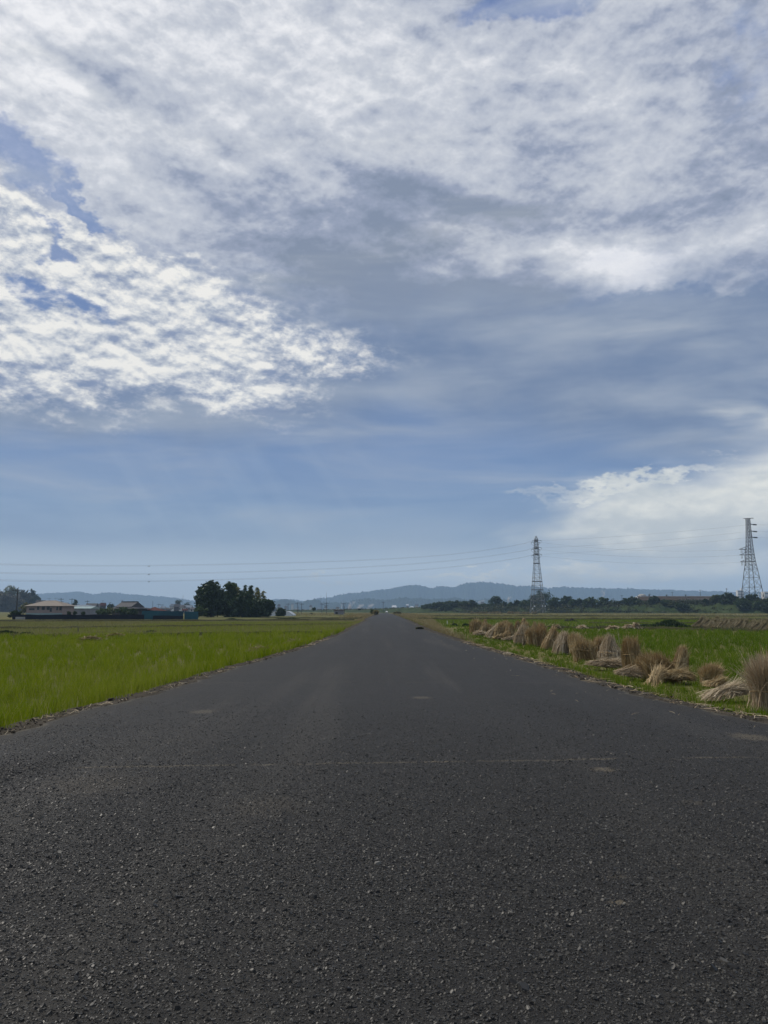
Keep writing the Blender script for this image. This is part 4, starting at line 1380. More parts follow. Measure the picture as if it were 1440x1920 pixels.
b0 = at(39, 1144, FY - 1.5)
mb = MB()
hh_ = zt(1156.6, FY - 1.5) - GZ
mb.box((0, 0, hh_ / 2), (16 * FY / F, 0.5, hh_))
o = mb.build('concrete_block', M_concrete, None, (b0.x, FY - 1.5, GZ))
bm = bmesh.new(); bm.from_mesh(o.data); bmesh.ops.bevel(bm, geom=bm.edges[:], offset=0.03, segments=2, affect='EDGES'); bm.to_mesh(o.data); bm.free()
tag(o, 'pale concrete block standing against the left end of the black fence', 'concrete block')

# hip roofed house
DH = 232.0
hw_ = 66 * DH / F
wz = lambda py: zt(py, DH) - GZ
house(95, DH, hw_, 8.5, wz(1136.5), wz(1126.3) - wz(1136.5), 'pinkish beige house with a wide tan hipped roof behind the black fence', M_wall_pink, M_roof_tan, hip=4.4, over=0.55,
      skirt=wz(1149.5), wins=[(-3.7, wz(1142.3), 1.5, 0.45), (-1.85, wz(1140.5), 0.55, 0.95), (-0.35, wz(1140.5), 0.8, 0.95), (1.1, wz(1140.3), 0.75, 1.0), (1.9, wz(1143.5), 0.5, 1.1), (3.75, wz(1141), 0.4, 1.0), (4.75, wz(1140.5), 0.6, 1.2)])
for sx, a_ in ((-2.4, 'left'), (-0.6, 'right')):
    pass
# aerials and a pole on its ridge
b0 = at(97, 1144, DH)
for i, (px, tp) in enumerate(((91, 1122), (103.5, 1121.5))):
    a_ = thing('roof_aerial', (at(px, 1144, DH).x, DH, zt(1126.4, DH)), 'thin comb shaped aerial on the tan hipped roof, %s one of two' % ('left', 'right')[i], 'aerial')
    q = MB(); q.tube([(0, 0, -0.1), (0, 0, zt(tp, DH) - zt(1126.4, DH))], 0.025, 5); q.build('mast', M_steel_dark, a_)
    q = MB()
    hz = zt(tp, DH) - zt(1126.4, DH) - 0.1
    q.tube([(-0.55, 0, hz), (0.55, 0, hz)], 0.018, 4)
    for j in range(6):
        q.tube([(-0.5 + j * 0.2, -0.3, hz + 0.02), (-0.5 + j * 0.2, 0.3, hz + 0.02)], 0.012, 4)
    q.build('antenna', M_steel_dark, a_)

house(157, 250, 40 * 250 / F, 7, zt(1141, 250) - GZ, zt(1137.3, 250) - zt(1141, 250), 'low shed with a pale green sheet roof behind the round garden trees', M_wall_grey, M_roof_green, over=0.25, name='shed', cat='shed')
house(154, 330, 36 * 330 / F, 8, zt(1137, 330) - GZ, zt(1134, 330) - zt(1137, 330), 'flat grey house seen above the pale green shed', M_wall_white, M_roof_blue, hip=3, wins=[(-2.2, zt(1139, 330) - GZ, 1.2, 0.8), (2.0, zt(1139, 330) - GZ, 1.2, 0.8)])
# gabled house with a traditional half hipped roof
DI = 222.0
b0 = at(243, 1144, DI)
root = house(243, DI, 42 * DI / F, 7.5, zt(1141.0, DI) - GZ, zt(1137.0, DI) - zt(1141.0, DI), 'traditional house with a dark stepped tile roof and a grey gable', M_wall_dark, M_roof_grey, hip=2.2, over=1.0, rz=math.radians(-16),
             wins=[(-1.5, zt(1145, DI) - GZ, 1.6, 0.8), (1.6, zt(1145, DI) - GZ, 1.2, 0.8)])
zb = zt(1137.9, DI) - GZ
up = gable(4.3, 5.4, zb, zt(1129.0, DI) - GZ - zb, 0.55, 0.14)
up.build('upper_roof', M_roof_grey, root)
q = MB()
for s in (-1, 1):
    x = s * 2.15
    q.add([(x, -2.6, zb - .05), (x, 2.6, zb - .05), (x, 0, zt(1130.3, DI) - GZ), (x - .1 * s, -2.6, zb - .05), (x - .1 * s, 2.6, zb - .05), (x - .1 * s, 0, zt(1130.3, DI) - GZ)],
          [(0, 1, 2) if s > 0 else (2, 1, 0), (3, 5, 4) if s > 0 else (4, 5, 3), (0, 2, 5, 3), (1, 4, 5, 2), (0, 3, 4, 1)])
q.build('gable_wall', M_wall_grey, root)
q = MB(); q.box((0, 0, zt(1128.7, DI) - GZ), (5.5, 0.35, 0.30)); q.build('ridge_tiles', M_wall_dark, root)
house(290, 228, 33 * 228 / F, 7.0, zt(1146.0, 228) - GZ, zt(1138.3, 228) - zt(1146.0, 228), 'house with a dark red brown hipped roof right of the gabled house', M_wall_dark, M_roof_red, hip=3.0, over=0.4, wins=[(-1.0, 0.9, 1.2, 0.7)])

# the hazy town behind (left)
rt = np.random.default_rng(17)
TOWN = [(76, 1126, 14, 300, 'w', 'g'), (122, 1130, 16, 380, 'g', 'b'), (172, 1131.5, 18, 420, 'w', 'g'), (187, 1132, 10, 520, 'g', 'g'), (193, 1130.5, 8, 500, 'd', 'r'), (173, 1137, 12, 300, 'w', 'g'),
        (316, 1139.5, 8, 420, 'g', 'g'), (323, 1132.5, 8, 560, 'w', 'b'), (331, 1133, 8, 520, 'd', 'g'), (341, 1134.5, 12, 560, 'w', 'g'), (353, 1135, 14, 600, 'g', 'b'), (363, 1139, 12, 420, 'w', 'g'), (347, 1141.5, 8, 380, 'g', 'r'), (306, 1137, 10, 480, 'g', 'b')]
wm = {'w': M_wall_white, 'g': M_wall_grey, 'd': M_wall_dark}
rm = {'g': M_roof_grey, 'b': M_roof_blue, 'r': M_roof_red}
wl = {'w': 'pale', 'g': 'grey', 'd': 'dark'}
rlab = {'g': 'grey', 'b': 'blue grey', 'r': 'reddish'}
near = {76: 'peeping over the left end of the tan roof', 122: 'behind the right end of the tan roof', 172: 'behind the pale green shed', 187: 'between the shed and the gabled house, farther left', 193: 'tall, between the shed and the gabled house', 173: 'just above the pale green shed',
        316: 'right of the red brown roof', 323: 'boxy, above the long blue net', 331: 'tall and narrow in the town above the blue net', 341: 'in the middle of the town above the blue net', 353: 'wide, left of the grove in the haze', 363: 'touching the left side of the grove', 347: 'low, right over the blue net', 306: 'directly behind the red brown roof'}
for i, (px, tp, w, Y, a, b_) in enumerate(TOWN):
    z1 = zt(tp, Y) - GZ
    rh = min(1.8, 0.32 * z1)
    w_ = w * Y / F
    house(px, Y, w_, w_ * 0.8, z1 - rh, rh, '%s house with a %s roof, %s' % (wl[a], rlab[b_], near[px]), wm[a], rm[b_], hip=(w_ * 0.25 if i % 2 else 0.0), over=0.35, group='houses of the hazy town',
          wins=[(-w_ * .22, (z1 - rh) * .7, w_ * .2, 0.9), (w_ * .22, (z1 - rh) * .7, w_ * .2, 0.9)])

# small far houses in the valley on both sides of the road axis
far = [(556, 1140, 7), (523, 1133, 5), (572, 1141.5, 6), (583, 1135, 5), (598, 1139.5, 7), (611, 1137, 5), (622, 1140, 6), (536, 1136, 5), (548, 1131, 4), (633, 1138, 6), (655, 1139, 7), (668, 1141, 6), (682, 1139, 6), (704, 1140.5, 6), (690, 1138, 5),
       (739, 1135.2, 9), (764, 1133, 4), (772, 1137, 7), (781, 1132, 6), (755, 1140, 5), (726, 1140.5, 6), (520, 1139.5, 6), (968, 1126.5, 5), (905, 1129, 6)]
fx = {556: 'beside the round tree', 523: 'high on the slope above the round tree', 572: 'low at the foot of the left slope', 583: 'half way up the slope left of the road', 598: 'by the utility poles left of the road', 611: 'between the two poles near the tall mast', 622: 'above the little shed', 536: 'just right of and above the round tree', 548: 'highest on the slope right of the grove', 633: 'behind the smoke, left part', 655: 'in the smoke, middle', 668: 'in the smoke, right part', 682: 'right of the smoke', 704: 'just left of the road axis', 690: 'above the road side bush',
      739: 'long and white, right above the road end', 764: 'tall and narrow right of the long white one', 772: 'low and pale where the levee thicket begins', 781: 'highest of the pale ones beside the levee thicket', 755: 'low, beyond the road end', 726: 'straight above the road end', 520: 'behind the round tree', 968: 'in the gap of the levee hedge', 905: 'over the levee beside the dome shaped tree'}
for i, (px, tp, w) in enumerate(far):
    Y = float(rt.uniform(900, 1500))
    z1 = zt(tp, Y) - GZ
    w_ = w * Y / F
    rh = min(2.2, 0.3 * z1)
    pale = i % 3 != 1
    house(px, Y, w_, w_ * 0.9, z1 - rh, rh, '%s house far in the haze, %s' % ('whitish' if pale else 'greyish', fx[px]), M_wall_white if pale else M_wall_grey, (M_plastic if px in (739, 772, 764) else M_roof_grey if i % 2 else M_roof_blue), hip=w_ * 0.2 if i % 2 else 0.0, over=0.4, group='far houses in the valley')

# little shed left of the road, white greenhouses by the round tree
DS = 260.0
house(635.5, DS, 17 * DS / F, 2.6, zt(1144.2, DS) - GZ, zt(1143.2, DS) - zt(1144.2, DS), 'little grey shed with a dark flat roof standing alone left of the road', M_wall_grey, M_wall_dark, over=0.25, name='field_shed', cat='shed', wins=[(-0.7, 0.75, 0.7, 0.6)])


def greenhouse(px, tp, w, Y, label, slope):
    b0 = at(px, 1144, Y)
    root = thing('greenhouse', (b0.x, Y, GZ), label, 'greenhouse')
    w_, h = w * Y / F, zt(tp, Y) - GZ
    prof = [(-w_ / 2, 0), (-w_ / 2, h * .75), (-w_ * .30, h), (0, h * (1 - .15 * slope)), (w_ * .30, h * (.9 - .4 * slope)), (w_ / 2, h * (.7 - .45 * slope)), (w_ / 2, 0)]
    mb = MB()
    L = 8.0
    vs = [(a, 0, c_) for a, c_ in prof] + [(a, L, c_) for a, c_ in prof]
    m_ = len(prof)
    mb.add(vs, [(i, i + 1, m_ + i + 1, m_ + i)[::-1] for i in range(m_ - 1)] + [tuple(range(m_)), tuple(range(2 * m_ - 1, m_ - 1, -1))])
    mb.build('cover', M_plastic, root)
    fr = MB()
    for yy in (-0.03, L * .5, L + .03):
        fr.tube([(a, yy, c_ + 0.02) for a, c_ in prof], 0.03, 5)
    fr.build('hoops', M_steel, root)


greenhouse(541, 1145.8, 16, 225, 'white plastic greenhouse with a roof slanting to the right, right of the round tree', 1.0)
greenhouse(512, 1147.0, 14, 222, 'low pale greenhouse between the grove and the round tree', 0.3)
house(511, 260, 12 * 260 / F, 5, zt(1141.5, 260) - GZ, zt(1138.6, 260) - zt(1141.5, 260), 'hazy bluish house at the right edge of the grove', M_roof_blue, M_roof_blue, hip=0.8, over=0.2)

# long roofed building on the levee at the right
DL = 415.0
def long_building():
    a, b_ = at(1203, 1144, DL), at(1445, 1144, DL - 30)
    L = b_.x - a.x
    root = thing('long_building', ((a.x + b_.x) / 2, DL, 0.0), 'long low building with a brown roof along the levee, partly hidden by bushes', 'building')
    z0, z1, z2 = GZ, zt(1131, DL), zt(1118.2, DL)
    mb = MB(); mb.box((0, 6, (z0 + zt(1125.5, DL)) / 2), (L, 10, zt(1125.5, DL) - z0)); mb.build('wall', M_wall_dark, root)
    e = zt(1126.0, DL)
    nsec = 5
    for i in range(nsec):
        x0, x1 = -L / 2 - 0.4 + (L + 0.8) * i / nsec, -L / 2 - 0.4 + (L + 0.8) * (i + 1) / nsec - 0.15
        q = MB()
        q.add([(x0, 0.2, e), (x1, 0.2, e), (x1, 6, z2), (x0, 6, z2), (x0, 11.8, e), (x1, 11.8, e), (x0, .2, e - .3), (x1, .2, e - .3), (x1, 11.8, e - .3), (x0, 11.8, e - .3)],
              [(0, 1, 2, 3), (3, 2, 5, 4), (0, 6, 7, 1), (4, 5, 8, 9), (6, 9, 8, 7), (0, 3, 4, 9, 6), (1, 7, 8, 5, 2)])
        ro = q.build('roof', M_roof_brown if i < 2 else M_wall_dark, root)
        if i > 1:
            ro['label'] = 'darker part of the long roof'
    q = MB(); q.box((0, 6.6, z2 + 0.12), (L * 0.93, 1.2, 0.22)); q.build('ridge_cap', M_white, root)
    # white gable end at the left
    q = MB()
    x = -L / 2 - 0.75
    q.add([(x, .2, e - .2), (x, 6, z2 + .1), (x, 11.8, e - .2), (x, .5, e - 1.2), (x, 6, z2 - .9), (x, 11.5, e - 1.2)] + [(x + .25, .2, e - .2), (x + .25, 6, z2 + .1), (x + .25, 11.8, e - .2), (x + .25, .5, e - 1.2), (x + .25, 6, z2 - .9), (x + .25, 11.5, e - 1.2)],
          [(0, 1, 4, 3), (1, 2, 5, 4), (6, 9, 10, 7), (7, 10, 11, 8), (0, 6, 7, 1), (1, 7, 8, 2), (3, 4, 10, 9), (4, 5, 11, 10)])
    q.build('barge_board', M_white, root)
    q = MB(); xx = at(1295.5, 1144, DL).x - (a.x + b_.x) / 2
    q.box((xx, 0.6, zt(1128, DL)), (1.6, 0.8, 1.4)); q.build('entrance', M_white, root)
    for px in (1224.5, 1258, 1294):
        xx = at(px, 1144, DL).x - (a.x + b_.x) / 2
        v_ = MB()
        v_.tube([(xx, 5.2, z2 - 0.4), (xx, 5.2, z2 + 0.35)], 0.16, 8)
        v_.tube([(xx, 5.2, z2 + 0.3), (xx, 5.2, z2 + 0.5), (xx, 5.2, z2 + 0.8), (xx, 5.2, z2 + 0.98)], [0.22, 0.46, 0.46, 0.2], 10)
        v_.build('roof_ventilator', M_roof_blue, root)


long_building()
# grey dome behind, white towers far right
b0 = at(1205, 1144, 470)
q = MB()
rad = 8 * 470 / F
vs, fs = [], []
for i in range(7):
    t = i / 6 * math.pi / 2
    for j in range(16):
        a = j / 16 * 2 * math.pi
        vs.append((rad * math.cos(t) * math.cos(a), rad * math.cos(t) * math.sin(a), (zt(1119, 470) - GZ) + rad * 0.62 * math.sin(t) if i else 0.0))
for i in range(6):
    for j in range(16):
        fs.append((i * 16 + j, i * 16 + (j + 1) % 16, (i + 1) * 16 + (j + 1) % 16, (i + 1) * 16 + j))
q.add(vs, fs)
o = q.build('domed_tank', M_concrete, None, (b0.x, 470, GZ), True)
tag(o, 'grey domed tank rising behind the left end of the long brown roof', 'tank')


def block_tower(px, tp, w, Y, label, floors, extra=None):
    b0 = at(px, 1144, Y)
    root = thing('apartment_tower', (b0.x, Y, GZ), label, 'building')
    h, w_ = zt(tp, Y) - GZ, w * Y / F
    q = MB(); q.box((0, 0, h / 2), (w_, w_ * .7, h)); q.build('wall', M_wall_white, root)
    for i in range(floors):
        q = MB(); q.box((0, -w_ * .35 - 0.1, h * (1 - (i + .5) / floors * .75)), (w_ * .92, 0.3, h * .24 / floors)); q.build('window', M_roof_blue, root)
    if extra:
        q = MB(); q.box((w_ * .32, 0, h + extra / 2), (w_ * .28, w_ * .3, extra)); q.build('stair_tower', M_white, root)


block_tower(1389, 1107.5, 11, 1150, 'white tower block with dark bands in the haze left of the right pylon', 6, 3.2)
block_tower(1441, 1110, 18, 1100, 'white building in the haze at the right picture edge', 4)
b0 = at(1396, 1144, 400)
q = MB(); q.tube([(0, 0, 0), (0, 0, zt(1114.5, 400) - 4.0)], 0.14, 8)
o = q.build('marker_post', M_white, None, (b0.x, 384, 4.0))
tag(o, 'thin white marker post on the levee at the left foot of the right pylon', 'post')

# ================================================================ utility poles
POLES = [(31, 1103, 147, 'tall dark utility pole at the left picture edge', 1, 0.13), (134, 1122, 300, 'thin pole over the right part of the tan hipped roof', 1, 0.09), (163, 1126, 330, 'pole behind the pale green shed', 1, 0.09), (113.5, 1121.5, 280, 'pole with a crossbar at the right end of the tan roof ridge', 2, 0.09),
         (286, 1127, 420, 'pole rising behind the red brown roof, left one', 0, 0.09), (297.5, 1132, 400, 'pole behind the right slope of the red brown roof', 1, 0.09), (303.5, 1133, 420, 'pole just right of the red brown roof', 1, 0.09), (342.5, 1116, 640, 'tall thin mast in the haze left of the grove', 0, 0.10), (346, 1135, 380, 'short pole over the blue net', 1, 0.08), (206, 1129, 520, 'thin pole left of the gabled house', 1, 0.09), (228.5, 1125, 600, 'faint pole above the gable', 1, 0.09), (192, 1126, 640, 'faint pole between the shed and the gabled house', 1, 0.09),
         (540, 1131, 340, 'first utility pole right of the round tree', 1, 0.10), (557.5, 1130, 330, 'second utility pole right of the round tree', 1, 0.10), (560, 1138, 420, 'short pole between two taller ones right of the round tree', 0, 0.10), (565.5, 1131, 320, 'third utility pole right of the round tree', 1, 0.10), (603.5, 1131, 340, 'utility pole left of the tall mast', 1, 0.10), (612, 1130, 330, 'utility pole standing in front of the tall mast', 2, 0.10), (611.7, 1111, 900, 'tall thin mast rising above the low hills left of the main range', 0, 0.16), (601.5, 1117, 1100, 'fainter mast left of the tall thin mast', 0, 0.16),
         (644.5, 1130, 300, 'utility pole right of the little shed', 1, 0.10), (645.8, 1137, 310, 'short pole leaning on the shed side pole', 0, 0.09), (718.5, 1128, 420, 'utility pole straight above the road end', 1, 0.11), (695, 1138, 480, 'small pole above the dark road side bush', 0, 0.08),
         (1150.5, 1122, 440, 'left pole of the pair at the end of the levee hedge', 2, 0.12), (1153.8, 1125, 440, 'right lower pole of the pair at the end of the levee hedge', 1, 0.12), (1167, 1116, 450, 'utility pole left of the dark spreading tree', 1, 0.12), (1219.5, 1113.5, 470, 'utility pole behind the left part of the long roof', 1, 0.12), (1262, 1110, 470, 'utility pole behind the middle of the long roof', 1, 0.12), (1314.5, 1106, 450, 'tall utility pole behind the right part of the long roof', 1, 0.14), (1364.5, 1103.5, 440, 'tall utility pole above the dark wide tree', 1, 0.14)]
for px, tp, Y, lb, nb, r in POLES:
    b0 = at(px, 1144, Y)
    h = zt(tp, Y) - GZ
    root = thing('utility_pole', (b0.x, Y, GZ), lb, 'pole', 'utility poles')
    q = MB(); q.tube([(0, 0, -0.3), (0, 0, h * .5), (0, 0, h)], [r * 1.15, r, r * .75], 8); q.build('pole', M_pole, root)
    for i in range(nb):
        q = MB(); z = h - 0.5 - i * 0.9; q.box((0, -r, z), (1.9, 0.09, 0.11), 0.3); co_ = q.build('crossarm', M_pole, root)
        for s in (-.8, -.3, .3, .8):
            q = MB(); q.tube([(s, -r - s * 0.3 * 0 , z + 0.05), (s, -r, z + 0.2), (s, -r, z + 0.26)], [0.03, 0.05, 0.03], 6); q.build('insulator', M_insul, co_)
    if Y < 160:
        q = MB(); q.tube([(0.28, 0, h - 2.1), (0.28, 0, h - 2.0), (0.28, 0, h - 1.3), (0.28, 0, h - 1.2)], [0.1, 0.2, 0.2, 0.1], 10); q.build('transformer', M_steel, root)


# ================================================================ pylons and conductors
def lattice(levels, rot, r_leg, r_br):
    """four legs and X bracing through (height, half width) levels"""
    def corner(i, zc, hwid):
        a = rot + math.pi / 2 * i + math.pi / 4
        return Vector((hwid * math.sqrt(2) * math.cos(a), hwid * math.sqrt(2) * math.sin(a), zc))
    legs = []
    for i in range(4):
        q = MB()
        q.tube([corner(i, zc, w_) for zc, w_ in levels], [r_leg] * len(levels), 4)
        legs.append(q)
    br = MB()
    for (z0, w0), (z1, w1) in zip(levels[:-1], levels[1:]):
        for i in range(4):
            a0, b0_ = corner(i, z0, w0), corner((i + 1) % 4, z0, w0)
            a1, b1 = corner(i, z1, w1), corner((i + 1) % 4, z1, w1)
            br.bar(a0, b1, r_br)
            br.bar(b0_, a1, r_br)
            br.bar(a1, b1, r_br)
    return legs, br, corner


def insulator_string(p, q, r=0.16, ndisc=9):
    mb = MB()
    p, q = Vector(p), Vector(q)
    pts, rad = [], []
    for i in range(ndisc * 2 + 1):
        pts.append(p.lerp(q, i / (ndisc * 2)))
        rad.append(r if i % 2 else r * 0.45)
    mb.tube(pts, rad, 8)
    return mb


def wire(name, pts, label, group, r):
    mb = MB()
    mb.tube(pts, r, 4)
    return tag(mb.build(name, M_wire), label, 'power line', group)


# left pylon: end-on arms
YA = 408.0
A0 = at(1008.5, 1144, YA)
ha = lambda py: zt(py, YA) - GZ
rot_a = math.radians(18)
t1 = thing('transmission_tower', (A0.x, YA, GZ), 'slender grey lattice pylon standing at the levee, left one of two', 'pylon', 'lattice pylons')
pxw = lambda q: q * YA / F / 2 / 1.34
levA = [(0, pxw(32)), (ha(1137), pxw(29)), (ha(1127.5), pxw(27)), (ha(1117), pxw(25)), (ha(1106.5), pxw(22.5)), (ha(1098), pxw(21)), (ha(1091), pxw(19.5)), (ha(1084), pxw(18)), (ha(1076), pxw(16.2)), (ha(1068), pxw(14.6)), (ha(1058), pxw(12.6)), (ha(1049), pxw(11.6)), (ha(1041), pxw(10.6)), (ha(1035), pxw(10)), (ha(1029), pxw(9.4)), (ha(1022), pxw(8.6)), (ha(1016), pxw(7.6)), (ha(1011), pxw(6.6)), (ha(1006), 0.12)]
legs, br, cn = lattice(levA, rot_a - math.pi / 4, 0.115, 0.05)
for q in legs:
    q.build('leg', M_steel, t1)
br.build('bracing', M_steel, t1)
for py in (1127.5, 1106.5, 1091, 1057):
    q = MB()
    w_ = np.interp(ha(py), [l[0] for l in levA], [l[1] for l in levA])
    for i in range(4):
        q.bar(cn(i, ha(py) + 0.05, w_ * 1.05), cn((i + 1) % 4, ha(py) + 0.05, w_ * 1.05), 0.16)
    q.build('girt', M_steel_dark, t1)
attach = {}
for lv_, py in enumerate((1015.5, 1029, 1041)):
    z = ha(py)
    arm = MB()
    half = 5.2
    for s in (-1, 1):
        tip = Vector((s * 0.6, s * half, z + 0.25))
        for c_ in ((-0.9, s * .9, z), (0.9, s * .9, z), (0, s * .9, z + 1.3)):
            arm.bar(c_, tip, 0.10)
        for f in (0.35, 0.7):
            arm.bar(Vector((-0.9, s * .9, z)).lerp(tip, f), Vector((0.9, s * .9, z)).lerp(tip, f), 0.07)
    arm.bar((-.9, 0, z), (.9, 0, z), 0.2)
    arm.build('crossarm', M_steel_dark, t1)
    for s in (-1, 1):
        tip = Vector((s * 0.6, s * half, z + 0.2))
        for dx_ in (-1, 1):
            e = tip + Vector((dx_ * 2.3, 0, -0.35))
            insulator_string(tip + Vector((dx_ * .15, 0, 0)), e).build('insulator', M_insul, t1)
            attach[(lv_, s, dx_)] = e + Vector((A0.x, YA, GZ))
        j = MB()
        j.tube([tip + Vector((math.cos(a) * 2.3, 0, -0.35 - 2.0 * math.sin(a))) for a in np.linspace(0, math.pi, 10)], 0.05, 4)
        j.build('jumper', M_wire, t1)
q = MB(); q.tube([(0, 0, ha(1008)), (0, 0, ha(1004.5))], 0.05, 5); q.build('lightning_rod', M_steel, t1)
for i, (px, py) in enumerate(((1002.5, 1136.5), (1017.5, 1136.2), (1022.5, 1136.4), (998.3, 1141.2))):
    q = MB(); v_ = at(px, py, YA - 3.2) - Vector((A0.x, YA, GZ)); q.box(v_, (0.55, 0.12, 0.75)); q.build('warning_plate', M_white, t1)

# right pylon
YB = 396.0
B0 = at(1412.5, 1144, YB)
bz = 3.4
hb = lambda py: zt(py, YB) - bz
t2 = thing('transmission_tower', (B0.x, YB, bz), 'larger lattice pylon with three arms to each side at the right picture edge', 'pylon', 'lattice pylons')
pw = lambda q: q * YB / F / 2 / 1.38
levB = [(0, pw(41)), (hb(1118), pw(38)), (hb(1101.5), pw(33)), (hb(1083.5), pw(27.5)), (hb(1068), pw(22.5)), (hb(1060), pw(19.5)), (hb(1053), pw(17.5)), (hb(1047), pw(16)), (hb(1041), pw(14.8)), (hb(1035.5), pw(13.8)), (hb(1030), pw(12.8)), (hb(1023), pw(11.8)), (hb(1016), pw(11)), (hb(1009), pw(10.3)), (hb(1003), pw(9.6)), (hb(997.5), pw(9)), (hb(991), pw(8.3)), (hb(984.5), pw(7.8)), (hb(978.5), pw(7.4)), (hb(973), pw(7.2))]
legs, br, cn = lattice(levB, math.radians(4), 0.16, 0.06)
for q in legs:
    q.build('leg', M_steel_dark, t2)
br.build('bracing', M_steel_dark, t2)
q = MB(); q.bar((-4.6 / 2, 0, hb(972.6)), (3.0, 0, hb(971.8)), 0.16); q.build('top_beam', M_steel_dark, t2)
attB = {}
mpp = YB / F
for i, py in enumerate((984.5, 997.5, 1008.8)):
    z = hb(py)
    w_ = np.interp(z, [l[0] for l in levB], [l[1] for l in levB])
    a = MB()
    tip = Vector((5.4 * mpp * 1.4, -0.5, z + 0.1))
    for c_ in ((w_ * .3, -w_, z), (w_ * .6, w_ * .6, z), (w_ * .5, 0, z + 1.2)):
        a.bar(c_, tip, 0.11)
    a.bar((-w_, -w_, z), (w_, -w_, z), 0.14)
    a.build('crossarm', M_steel_dark, t2)
    e = Vector((14.5 * mpp, -0.9, z - 0.05))
    insulator_string(tip, e, 0.42, 8).build('insulator', M_insul, t2)
    attB[('R', i)] = e + Vector((B0.x, YB, bz))
    attB[('T', i)] = Vector((-w_, 0.4, z)) + Vector((B0.x, YB, bz))
for i, py in enumerate((1030.5, 1041, 1054)):
    z = hb(py)
    w_ = np.interp(z, [l[0] for l in levB], [l[1] for l in levB])
    a = MB()
    tip = Vector((-(21.5 - i * 0.4) * mpp, -1.0, z - 0.15))
    for c_ in ((-w_ * .9, -w_, z), (-w_ * .9, w_, z), (-w_ * .8, -w_ * .2, z + 1.6)):
        a.bar(c_, tip, 0.13)
    for f in (.3, .6):
        a.bar(Vector((-w_ * .9, -w_, z)).lerp(tip, f), Vector((-w_ * .9, w_, z)).lerp(tip, f), .08)
        a.bar(Vector((-w_ * .9, -w_, z)).lerp(tip, f), Vector((-w_ * .8, -w_ * .2, z + 1.6)).lerp(tip, f), .08)
    a.bar((-w_, -w_, z), (w_, -w_, z), 0.18)
    a.build('crossarm', M_steel_dark, t2)
    for xx in (18.2, 16.0, 12.0, 9.8):
        p_ = Vector((-xx * mpp, -1.0 + (18 - xx) * .03, z - .1))
        insulator_string(p_, p_ - Vector((0, 0, 7.2 * mpp)), 0.11, 8).build('insulator', M_insul, t2)
    attB[('L', i)] = tip + Vector((-.1, 0, -0.2)) + Vector((B0.x, YB, bz))

RW = 0.020
# three phases (two conductors each) from the left pylon leftwards; heights follow the photo's curves
ROWS = [[(-160, 1054.5), (0, 1057.3), (140, 1060.3), (279, 1062), (320, 1061.5), (480, 1058), (600, 1054), (720, 1048.5), (850, 1038.5), (960, 1026.8)],
        [(-160, 1071), (0, 1073.6), (140, 1076), (279, 1077.6), (320, 1077), (480, 1073), (600, 1068), (720, 1060.5), (850, 1050.5), (960, 1039.8)],
        [(-160, 1085), (0, 1088), (140, 1089.8), (279, 1091.2), (320, 1090.3), (480, 1086.5), (600, 1081), (720, 1073), (850, 1062.5), (960, 1051.8)]]


def smooth_pts(pts, nn=60):
    c_ = np.polyfit([p_.x for p_ in pts], np.array([[p_.y, p_.z] for p_ in pts]), 4)
    xs_ = np.linspace(pts[0].x, pts[-1].x, nn)
    return [Vector((x, float(np.polyval(c_[:, 0], x)), float(np.polyval(c_[:, 1], x)))) for x in xs_]


nmw = ('uppermost', 'middle', 'lowest')
for i, row in enumerate(ROWS):
    e = attach[(i, -1, -1)]
    pts = []
    for px, py in row:
        Y = np.interp(px, [-160, 1000], [250, e.y])
        pts.append(at(px, py, Y))
    pts.append(e)
    pts = smooth_pts(pts)
    pts[-1] = e
    for s in (0, 1):
        o_ = Vector((0, 2.0 * s, 0.45 * s))
        mids = [p_ + o_ * min(1, (len(pts) - 1 - j) / 6) for j, p_ in enumerate(pts)]
        wire('power_line', mids, '%s conductor sagging from the left pylon across the left sky, %s of its pair' % (nmw[i], ('lower', 'upper')[s]), 'conductors left of the left pylon', RW)
    b_ = at(279, row[3][1], np.interp(279, [-160, 1000], [250, e.y]))
    sp = MB()
    sp.tube([(-0.35, 0, 0.05), (-.25, 0, 0.0), (.25, 0, 0.0), (.35, 0, .05)], [.11, .07, .07, .11], 6)
    sp.tube([(0, 0, -.06), (0, 0.7, .42)], .06, 6)
    tag(sp.build('line_spacer', M_insul, None, b_), 'small dark spacer clamped on the %s left conductor' % nmw[i], 'spacer', 'spacers on the conductors')
# between the pylons
for i in range(3):
    a, b_ = attach[(i, -1, 1)], attB[('T', i)]
    pts = [a.lerp(b_, t) - Vector((0, 0, 4 * 0.9 * t * (1 - t))) for t in np.linspace(0, 1, 30)]
    wire('power_line', pts, '%s conductor rising from the left pylon to the upper arms of the right pylon' % nmw[i], 'conductors between the pylons', RW)
    a, b_ = attach[(i, 1, 1)], attB[('L', i)]
    pts = [a.lerp(b_, t) - Vector((0, 0, 4 * 2.3 * t * (1 - t))) for t in np.linspace(0, 1, 30)]
    wire('power_line', pts, '%s conductor sagging from the left pylon to the lower arms of the right pylon' % nmw[i], 'conductors between the pylons', RW)
    a = attB[('R', i)]
    b_ = a + Vector((120, -70, 1.5))
    wire('power_line', [a.lerp(b_, t) - Vector((0, 0, 4 * 3 * t * (1 - t))) for t in np.linspace(0, 1, 20)], '%s conductor leaving the right pylon towards the right picture edge' % nmw[i], 'conductors right of the right pylon', RW)

